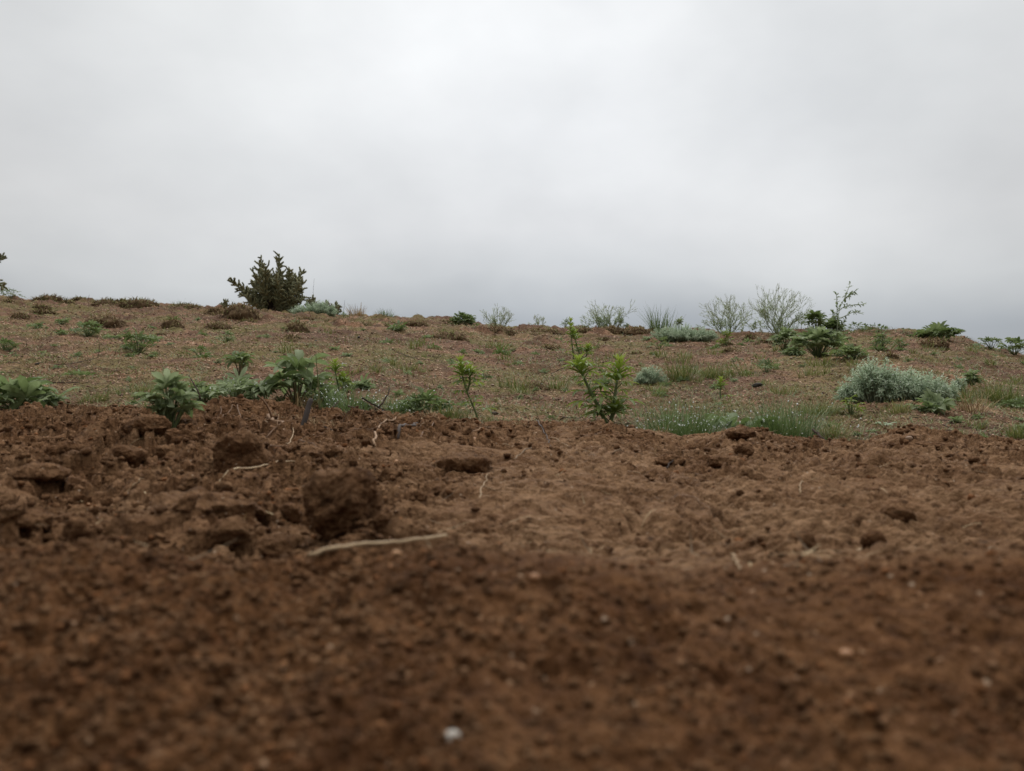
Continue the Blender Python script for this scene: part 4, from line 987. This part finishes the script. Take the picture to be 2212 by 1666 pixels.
# ------------------------------------------------------------------ clods on the bank
CG = 'soil clods on the bank'
for i, (x, y, w, h, L) in enumerate([(716,1192,166,140,'largest dark soil clod, standing on the crust above the long straw'), (503,1028,128,104,'big rounded soil clod above the end of a thin straw, left of centre'), (470,1196,128,64,'low dark clod in the gap at the edge of the near soil, left'),
    (505,1076,96,44,'flat dark clod under the thin straw'), (125,985,92,52,'squared crust block near the left edge'), (255,1003,90,58,'overhanging crust block with a black hollow, left'), (405,1150,250,66,'broad crust slab with a dark undercut, left of the largest clod'),
    (590,1205,90,44,'small clod left of the long straw at the edge of the near soil'), (30,1196,130,42,'crust slab with dark underside at the left edge'), (140,1190,150,40,'crust slab in the lower left gap'), (385,965,80,40,'crust lump beneath the plant on the soil bank'),
    (300,960,96,40,'cracked crust lump left of the plant on the soil bank'), (1952,1122,62,34,'dark clod on the smooth soil at right'), (1900,1166,56,44,'hollowed clod beside a yellow straw at right'), (1740,1188,60,40,'dark crumbling clod left of the yellow straw'),
    (1612,980,44,32,'small clod with a dark hollow under the mound crest'), (1606,950,60,20,'crumbly mound top on the bank crest below the oval-leaved rosette'), (1960,936,34,12,'crumbly lump on the right bank crest'), (2030,966,70,18,'dark crumbling ridge of soil near the right end'),
    (2440,1080,60,30,'dark clod far right'), (2110,1002,26,16,'small dark clod alone on the right soil'), (1760,1006,44,18,'dark elongated clod on the right soil'), (1000,1010,120,40,'low crust hump in the middle of the bank'), (680,990,120,44,'crust hump right of the big rounded clod'),
    (210,1128,120,40,'low smooth hump in the left part'), (60,1060,120,40,'rough hump at the left edge'), (880,1000,110,34,'rough hump left of the rusty root'), (1450,1010,70,20,'flat crust piece in the right middle'), (1560,1010,60,22,'flat dark crust piece by the small hollow clod')]):
    if x < 2212: place_clod(x, y, w, h, L, 900 + i, CG, sub=6 if i == 0 else 5, sink=.18 if i not in (0, 1) else .06)
rng = rs(950); base = [clod_mesh('soil_clod', 960 + k, 4) for k in range(10)]
places = []
while len(places) < 240:
    px = rng.uniform(-60, 2270); y = math.exp(rng.uniform(math.log(.38), math.log(1.2))); x = (px - CX) / FPX * y
    r = float(bank_rough(np.array([x]), np.array([y]))[0])
    if rng.rand() < (r ** 2.0) * .8: places.append((x, y, px))
for k, (x, y, px) in enumerate(places):
    o = bpy.data.objects.new('soil_clod', base[k % 10]); COL.objects.link(o)
    q = (.0014 + .0060 * rng.rand() ** 3.2) * (y / .6) ** .5
    o.scale = (q, q * (.7 + .4 * rng.rand()), q * (.55 + .35 * rng.rand())); o.rotation_euler = (rng.rand() * .6, rng.rand() * .6, rng.rand() * 6.28)
    o.location = (x, y, float(bank_z(np.array([x]), np.array([y]))[0]) + q * .18)
    reg = 'left' if px < 740 else ('middle' if px < 1480 else 'right')
    tag(o, {'left': 'small crumb-like clod among the rough clods of the left bank', 'middle': 'small crumb-like clod on the middle of the soil bank', 'right': 'small crumb-like clod on the raked right part of the soil bank'}[reg], 'clod', f'small clods, {reg} part of the bank')

rng = rs(955); k = 0
while k < 46:
    px = rng.uniform(-60, 1150); y = math.exp(rng.uniform(math.log(.39), math.log(1.0))); x = (px - CX) / FPX * y
    if rng.rand() > float(bank_rough(np.array([x]), np.array([y]))[0]): continue
    o = bpy.data.objects.new('soil_clod', base[k % 10]); COL.objects.link(o); q = rng.uniform(.005, .0135) * (y / .6) ** .4
    o.scale = (q, q * (.7 + .4 * rng.rand()), q * (.6 + .35 * rng.rand())); o.rotation_euler = (rng.rand() * .8, rng.rand() * .8, rng.rand() * 6.28)
    o.location = (x, y, float(bank_z(np.array([x]), np.array([y]))[0]) + q * .22); k += 1
    tag(o, 'broken medium clod half sunk in the rough left bank', 'clod', 'medium broken clods on the left bank')

# ------------------------------------------------------------------ straws, roots and stones on the bank
SG = 'straws and roots on the soil'
for i, (pts, rad, m_, L, fk) in enumerate([([(465,1058),(540,1036),(590,1020),(648,1006)], .0014, 'straw', 'thin tan straw lying between the big rounded clod and a flat dark clod', 0),
    ([(811,968),(812,948),(822,930),(845,918),(857,903)], .0020, 'root', 'hooked rusty root standing out on the bank left of centre', 1), ([(1034,1089),(1044,1062),(1056,1032)], .0009, 'straw', 'short pale straw on the smooth soil in the middle', 1), ([(267,1065),(290,1058),(311,1053)], .0013, 'straw', 'short tan straw on the rough left soil', 0),
    ([(400,1040),(430,1033),(443,1028)], .001, 'straw', 'short tan straw left of the big rounded clod', 0), ([(211,1114),(236,1128)], .0011, 'straw', 'whitish chip of straw on the left soil', 0), ([(1829,1171),(1862,1182),(1906,1193)], .0013, 'straw', 'yellow straw at the edge of the near soil, right', 0),
    ([(1515,998),(1523,985),(1522,975)], .0011, 'straw', 'small looped straw on the right of the bank', 0), ([(1437,1013),(1465,1008),(1495,1004)], .0013, 'twig', 'dark twig lying on the bank right of centre', 0), ([(1728,1062),(1733,1050),(1738,1048)], .0010, 'straw', 'tiny pale straw on the raked right soil', 0),
    ([(860,945),(880,925),(905,908)], .0030, 'grey', 'grey stub of wood on the bank crest left of centre', 0), ([(905,955),(925,930),(940,912)], .0014, 'root', 'brown root right of the grey stub', 1), ([(580,890),(605,905),(650,925)], .0042, 'root', 'thick rusty root on the crest beside the upright grey stick', 1),
    ([(480,892),(500,885),(520,880)], .0013, 'root', 'pale root thread on the left crest', 1), ([(468,915),(474,898),(478,880)], .0011, 'root', 'upright pale root thread on the left crest', 0), ([(512,905),(520,892),(506,872)], .0013, 'root', 'curved pale root below the one-stalked plant', 0), ([(560,1000),(600,975),(640,970)], .0012, 'root', 'thin brown root right of the big rounded clod', 0),
    ([(640,965),(690,985),(715,1000)], .0010, 'root', 'thin brown root below the upright grey stick', 1), ([(1075,965),(1100,968),(1125,962)], .0012, 'straw', 'curved pale straw on the bank crest in the middle', 0), ([(1160,928),(1178,940),(1192,958)], .0013, 'grey', 'grey forked straw on the crest left of the two-stemmed lupine', 1), ([(1185,940),(1235,965),(1280,985)], .0008, 'straw', 'thin long fibre on the bank below the two-stemmed lupine', 0),
    ([(1325,985),(1365,980),(1390,985)], .0008, 'straw', 'thin curved fibre on the bank right of the two-stemmed lupine', 0), ([(1885,1000),(1900,1010)], .0009, 'straw', 'short straw near the right crest', 0), ([(1960,985),(1985,992)], .0008, 'straw', 'tiny straw under the right crest lump', 0), ([(2190,1190),(2212,1194)], .001, 'straw', 'straw at the right edge', 0), ([(2125,1184),(2150,1180),(2178,1192)], .0009, 'straw', 'bent pale straw on the smooth right soil', 0),
    ([(1250,900+40),(1275,945),(1300,940)], .0010, 'root', 'brown fibre on the crest below the two-stemmed lupine', 1), ([(700,925),(740,918),(790,912)], .0016, 'twig', 'dark twig along the crest right of the grey stick', 1), ([(760,930),(800,935),(850,925)], .0013, 'root', 'brown root along the crest left of the hooked root', 1), ([(1010,935),(1040,928),(1080,930)], .0012, 'root', 'brown root along the crest below the slender lupine', 1), ([(540,925),(575,935),(610,925)], .0012, 'root', 'pale straw across the left crest', 1),
    ([(618,955),(632,935),(636,915)], .0011, 'straw', 'pale straw left of the upright grey stick', 0), ([(1110,1000),(1140,985),(1150,975)], .001, 'straw', 'tan fibre on the middle of the bank', 0), ([(1450,1060),(1500,1080),(1545,1100)], .0008, 'root', 'thin root pressed in the raked soil', 0), ([(1580,1206),(1590,1218),(1597,1234)], .0010, 'straw', 'short blurred straw on the near hump', 0)]):
    stick('root' if m_ == 'root' else ('twig' if m_ in ('twig', 'grey') else 'straw'), pts, rad, L, 'twig' if m_ in ('twig', 'grey') else m_, m_, 980 + i, SG, 'bank', forks=fk, lift=.9)
stick('straw', None, .00105, 'long tan straw lying under the largest clod', 'straw', 'straw', 979, SG, world=[pw(668,1199,.312), pw(715,1186,.316), pw(770,1177,.323), pw(850,1172,.333), pw(965,1157,.345)], forks=0, jitter=.3, taper=.8)
V0, F0 = ico(2)
for i, (x, y, w, m_, L) in enumerate([(977,1572,40,'pale','white stone on the near soil at the bottom of the photo'), (1722,1003,18,'orange','orange pebble on the right part of the bank'), (1830,1402,26,'orange','reddish orange pebble on the near soil at right'), (1155,1256,22,'orange','orange pebble on the near soil in the middle'), (858,979,16,'orange','orange pebble right of the hooked root'), (818,973,14,'orange','orange pebble left of the hooked root foot'), (162,916,14,'pale','white chip on the left crest'),
    (1025,950,14,'orange','orange pebble on the crest below the slender lupine'), (857,1222,20,'orange','orange pebble beside the long tan straw'),
    (1965,950,14,'tan','light pebble on the right crest'), (1990,955,12,'tan','second light pebble on the right crest'), (275,1085,12,'pale','whitish grain near a short tan straw'), (2200,968,10,'pale','white speck at the right end of the bank'), (1690,1178,16,'tan','light grain near the crumbling clod')]):
    rng = rs(1100 + i); p = at_bank(x, y + w * .3); s_ = p.y / FPX; mb = MB()
    q = V0 * (1 + .28 * perlin3(V0[:, 0] * 1.6 + i, V0[:, 1] * 1.6, V0[:, 2] * 1.6, i))[:, None] * [.55, .5, .45] * w * s_
    mb.add(q, F0, rng.rand()); o = mb.build('pebble', M[m_]); o.location = p + Vector((0, .2 * w * s_, w * s_ * .25)); tag(o, L, 'pebble', 'pebbles on the soil')

# ------------------------------------------------------------------ stuff nobody could count
def wedge(n, y0, y1, rng, um=.78):
    y = np.exp(rng.uniform(math.log(y0), math.log(y1), n)); return rng.uniform(-um, um, n) * y, y
rng = rs(1200)
x, y = wedge(62000, .145, 1.24, rng); r = bank_rough(x, y); k = rng.rand(len(x)) < .04 + .8 * r ** 1.8; x, y = x[k], y[k]
R = (.00045 + .0030 * rng.rand(len(x)) ** 3.6) * np.clip(y / .5, .34, 1.5) ** .75
mb = MB(); lumps(mb, np.stack([x, y, bank_z(x, y) + R * .25], -1), R, rng, 1, .32, .75)
tag(mb.build('soil_crumbs', M['clod']), 'loose crumbs of brown soil strewn over the bank', 'soil crumbs', kind='stuff')
x, y = wedge(9000, 1.3, 1.75, rng); k = rng.rand(len(x)) < .5 * sstep(1.75, 1.3, y); x, y = x[k], y[k]; R = .0008 + .0035 * rng.rand(len(x)) ** 3
mb = MB(); lumps(mb, np.stack([x, y, field_z(x, y) + R * .25], -1), R, rng, 1, .32, .75)
tag(mb.build('spilled_soil', M['clod']), 'brown soil crumbs spilled behind the bank', 'soil crumbs', kind='stuff')
x, y = wedge(7000, .3, 1.27, rng); w_ = rng.rand(len(x)) < .05 + .7 * sstep(.9, 1.1, y) * (.35 + .65 * np.exp(-((to_px(x, y) - 800) / 330) ** 2)); x, y = x[w_], y[w_]; n_ = len(x)
a = rng.rand(n_) * 6.28; mb = MB()
blades(mb, np.stack([x, y, bank_z(x, y) + .0015], -1), np.stack([np.cos(a), np.sin(a), .25 * rng.rand(n_)], -1), UP, .008 + .022 * rng.rand(n_), .0007 + .0007 * rng.rand(n_), rng.normal(-.3, .6, n_), 4, rng.rand(n_) * .8)
tag(mb.build('plant_litter', M['dry']), 'thin root fibres and dead grass along the bank crest', 'plant litter', kind='stuff')

rng = rs(1210)
x, y = wedge(72000, 1.33, 8.5, rng); R = (.0010 + .0030 * rng.rand(len(x)) ** 2.2) * (y / 2) ** .75
mb = MB(); lumps(mb, np.stack([x, y, field_z(x, y) + R * .2], -1), R, rng, 1, .25, .7)
mg = stone('gravel_grain', (.11, .062, .04), (.62, .43, .30), .8); mg.node_tree.nodes['Color Ramp'].color_ramp.elements.new(.6).color = (.33, .195, .125, 1)
tag(mb.build('gravel', mg), 'reddish gravel grains covering the slope', 'gravel', kind='stuff')
def cover(n, y1, thr, fs, seed, lo, hi, wd, lay, vm, name, mat, label, cat, bias=None):
    rng = rs(seed); x, y = wedge(n, 1.33, y1, rng)
    d = fbm2(x * fs, y * fs, seed, 4) + .0 * x
    if bias is not None: d = d + bias(x, y)
    k = d + rng.normal(0, .14, n) > thr; x, y = x[k], y[k]; n = len(x)
    a = rng.rand(n) * 6.28; g = (y / 2) ** .55
    D = np.stack([np.cos(a), np.sin(a), lay * (.3 + 1.2 * rng.rand(n))], -1); mb = MB()
    blades(mb, np.stack([x, y, field_z(x, y)], -1), D, UP, (lo + (hi - lo) * rng.rand(n) ** 2) * g, wd * g * (.7 + .6 * rng.rand(n)), -.4 - .9 * rng.rand(n), 3, np.clip(rng.normal(vm, .2, n), 0, 1))
    tag(mb.build(name, M[mat]), label, cat, kind='stuff')
pxb = lambda x, y: (to_px(x, y) - 1106) / 1106
cover(80000, 9.5, -.32, 3.0, 1220, .014, .050, .0015, .3, .5, 'dry_grass', 'dry', 'short dead grass lying over the slope', 'dry grass', lambda x, y: .35 * sstep(5, 8, y))
cover(130000, 8.0, .13, 2.6, 1230, .012, .036, .0015, .8, .5, 'grass', 'grass', 'sparse short green grass growing over the slope', 'grass', lambda x, y: .30 * sstep(-.5, .5, pxb(x, y)) * sstep(4.5, 1.9, y) + .16 * sstep(2.8, 1.6, y) + .08)
cover(60000, 10.0, .02, 2.2, 1225, .010, .030, .0014, 1.1, .5, 'dead_turf', 'thatch', 'upright brown dead turf on the upper slope', 'dead turf', lambda x, y: .45 * sstep(4, 7.5, y) - .1)
rng = rs(1240); x, y = wedge(9000, 1.35, 7, rng); n_ = len(x); a = rng.rand(n_) * 6.28; mb = MB()
for i in range(n_):
    pass
blades(mb, np.stack([x, y, field_z(x, y) + .002], -1), np.stack([np.cos(a), np.sin(a), .1 * rng.rand(n_)], -1), UP, (.012 + .05 * rng.rand(n_) ** 2) * (y / 2) ** .5, .0016 * (y / 2) ** .6 * (.6 + .8 * rng.rand(n_)), rng.normal(0, .5, n_), 4, rng.rand(n_) * .6)
tag(mb.build('twig_litter', M['twig']), 'fine dark twig litter on the slope', 'twig litter', kind='stuff')

# ------------------------------------------------------------------ camera, sky and light
cam = bpy.data.cameras.new('camera'); co = bpy.data.objects.new('camera', cam); COL.objects.link(co); S.camera = co
co.location = (0, 0, CAMZ); co.rotation_euler = (PI / 2, 0, 0)
cam.sensor_width = 36; cam.lens = 36 * FPX / 2212; cam.clip_start = .01; cam.clip_end = 6000
cam.dof.use_dof = True; cam.dof.focus_distance = 1.9; cam.dof.aperture_fstop = cam.lens / 2.4

w = bpy.data.worlds.new('World'); S.world = w; w.use_nodes = True; t = w.node_tree; t.nodes.clear(); n = N(t)
SUN_EL, SUN_AZ = math.radians(58), math.radians(12)
sky = n('ShaderNodeTexSky', sky_type='NISHITA', sun_disc=False, sun_elevation=SUN_EL, sun_rotation=SUN_AZ)
bg1 = n('ShaderNodeBackground', {'Color': sky.outputs[0], 'Strength': .08})
g = n('ShaderNodeTexCoord').outputs['Generated']; sx = n('ShaderNodeSeparateXYZ', {'Vector': g})
wob = n.noise(n('ShaderNodeMapping', {'Vector': g, 'Scale': (1.5, 1.5, 2.6)}).outputs[0], 1.5, 4, .5)
el = n.math('ADD', sx.outputs[2], n.math('MULTIPLY', n.math('SUBTRACT', wob, .5), .15))
c = n.ramp(n.math('ADD', n.math('MULTIPLY', el, .5), .5, True), [(.30, (.26, .27, .28)), (.50, (.39, .42, .46)), (.533, (.425, .455, .497)), (.549, (.54, .562, .588)), (.566, (.66, .676, .692)), (.598, (.755, .76, .77)), (.66, (.80, .81, .82)), (.74, (.84, .85, .855)), (.86, (1.7, 1.7, 1.69)), (1.0, (2.9, 2.9, 2.87))])
dt = n('ShaderNodeVectorMath', {0: g, 1: Vector((.04, .915, .40)).normalized()}, operation='DOT_PRODUCT').outputs['Value']
glow = n.ramp(n.math('ADD', dt, n.math('MULTIPLY', n.math('SUBTRACT', n.noise(g, 3.2, 3, .5), .5), .06)), [(.80, (.90, .895, .885)), (.93, (.97, .975, .975)), (1.0, (1.12, 1.125, 1.135))])
c = n.mix(1.0, c, glow, 'MULTIPLY')
str_ = n.noise(n('ShaderNodeMapping', {'Vector': g, 'Scale': (1.0, 1.0, 1.7), 'Rotation': (0, .35, 0)}).outputs[0], 2.6, 5, .5)
c = n.mix(1.0, c, n.ramp(str_, [(.3, (.87, .875, .88)), (.7, (1.10, 1.10, 1.095))]), 'MULTIPLY')
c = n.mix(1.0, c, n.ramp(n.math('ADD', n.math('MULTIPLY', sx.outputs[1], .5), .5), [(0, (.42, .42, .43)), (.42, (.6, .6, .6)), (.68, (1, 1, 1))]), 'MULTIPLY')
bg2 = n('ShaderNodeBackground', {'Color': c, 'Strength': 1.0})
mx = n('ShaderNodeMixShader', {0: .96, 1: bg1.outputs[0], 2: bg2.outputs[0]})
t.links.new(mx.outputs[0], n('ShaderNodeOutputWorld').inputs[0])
sl = bpy.data.lights.new('sun', 'SUN'); sl.energy = 1.35; sl.angle = math.radians(50); sl.color = (1, .975, .94)
so = bpy.data.objects.new('sun', sl); COL.objects.link(so)
d = Vector((math.sin(SUN_AZ) * math.cos(SUN_EL), math.cos(SUN_AZ) * math.cos(SUN_EL), math.sin(SUN_EL)))
so.rotation_euler = d.to_track_quat('Z', 'Y').to_euler(); so.location = d * 20
S.view_settings.view_transform = 'Standard'; S.view_settings.look = 'None'; S.view_settings.exposure = 0; S.view_settings.gamma = 1
S.render.engine = 'CYCLES'; S.cycles.max_bounces = 6; S.cycles.diffuse_bounces = 3; S.cycles.transmission_bounces = 4
S.cycles.use_denoising = True
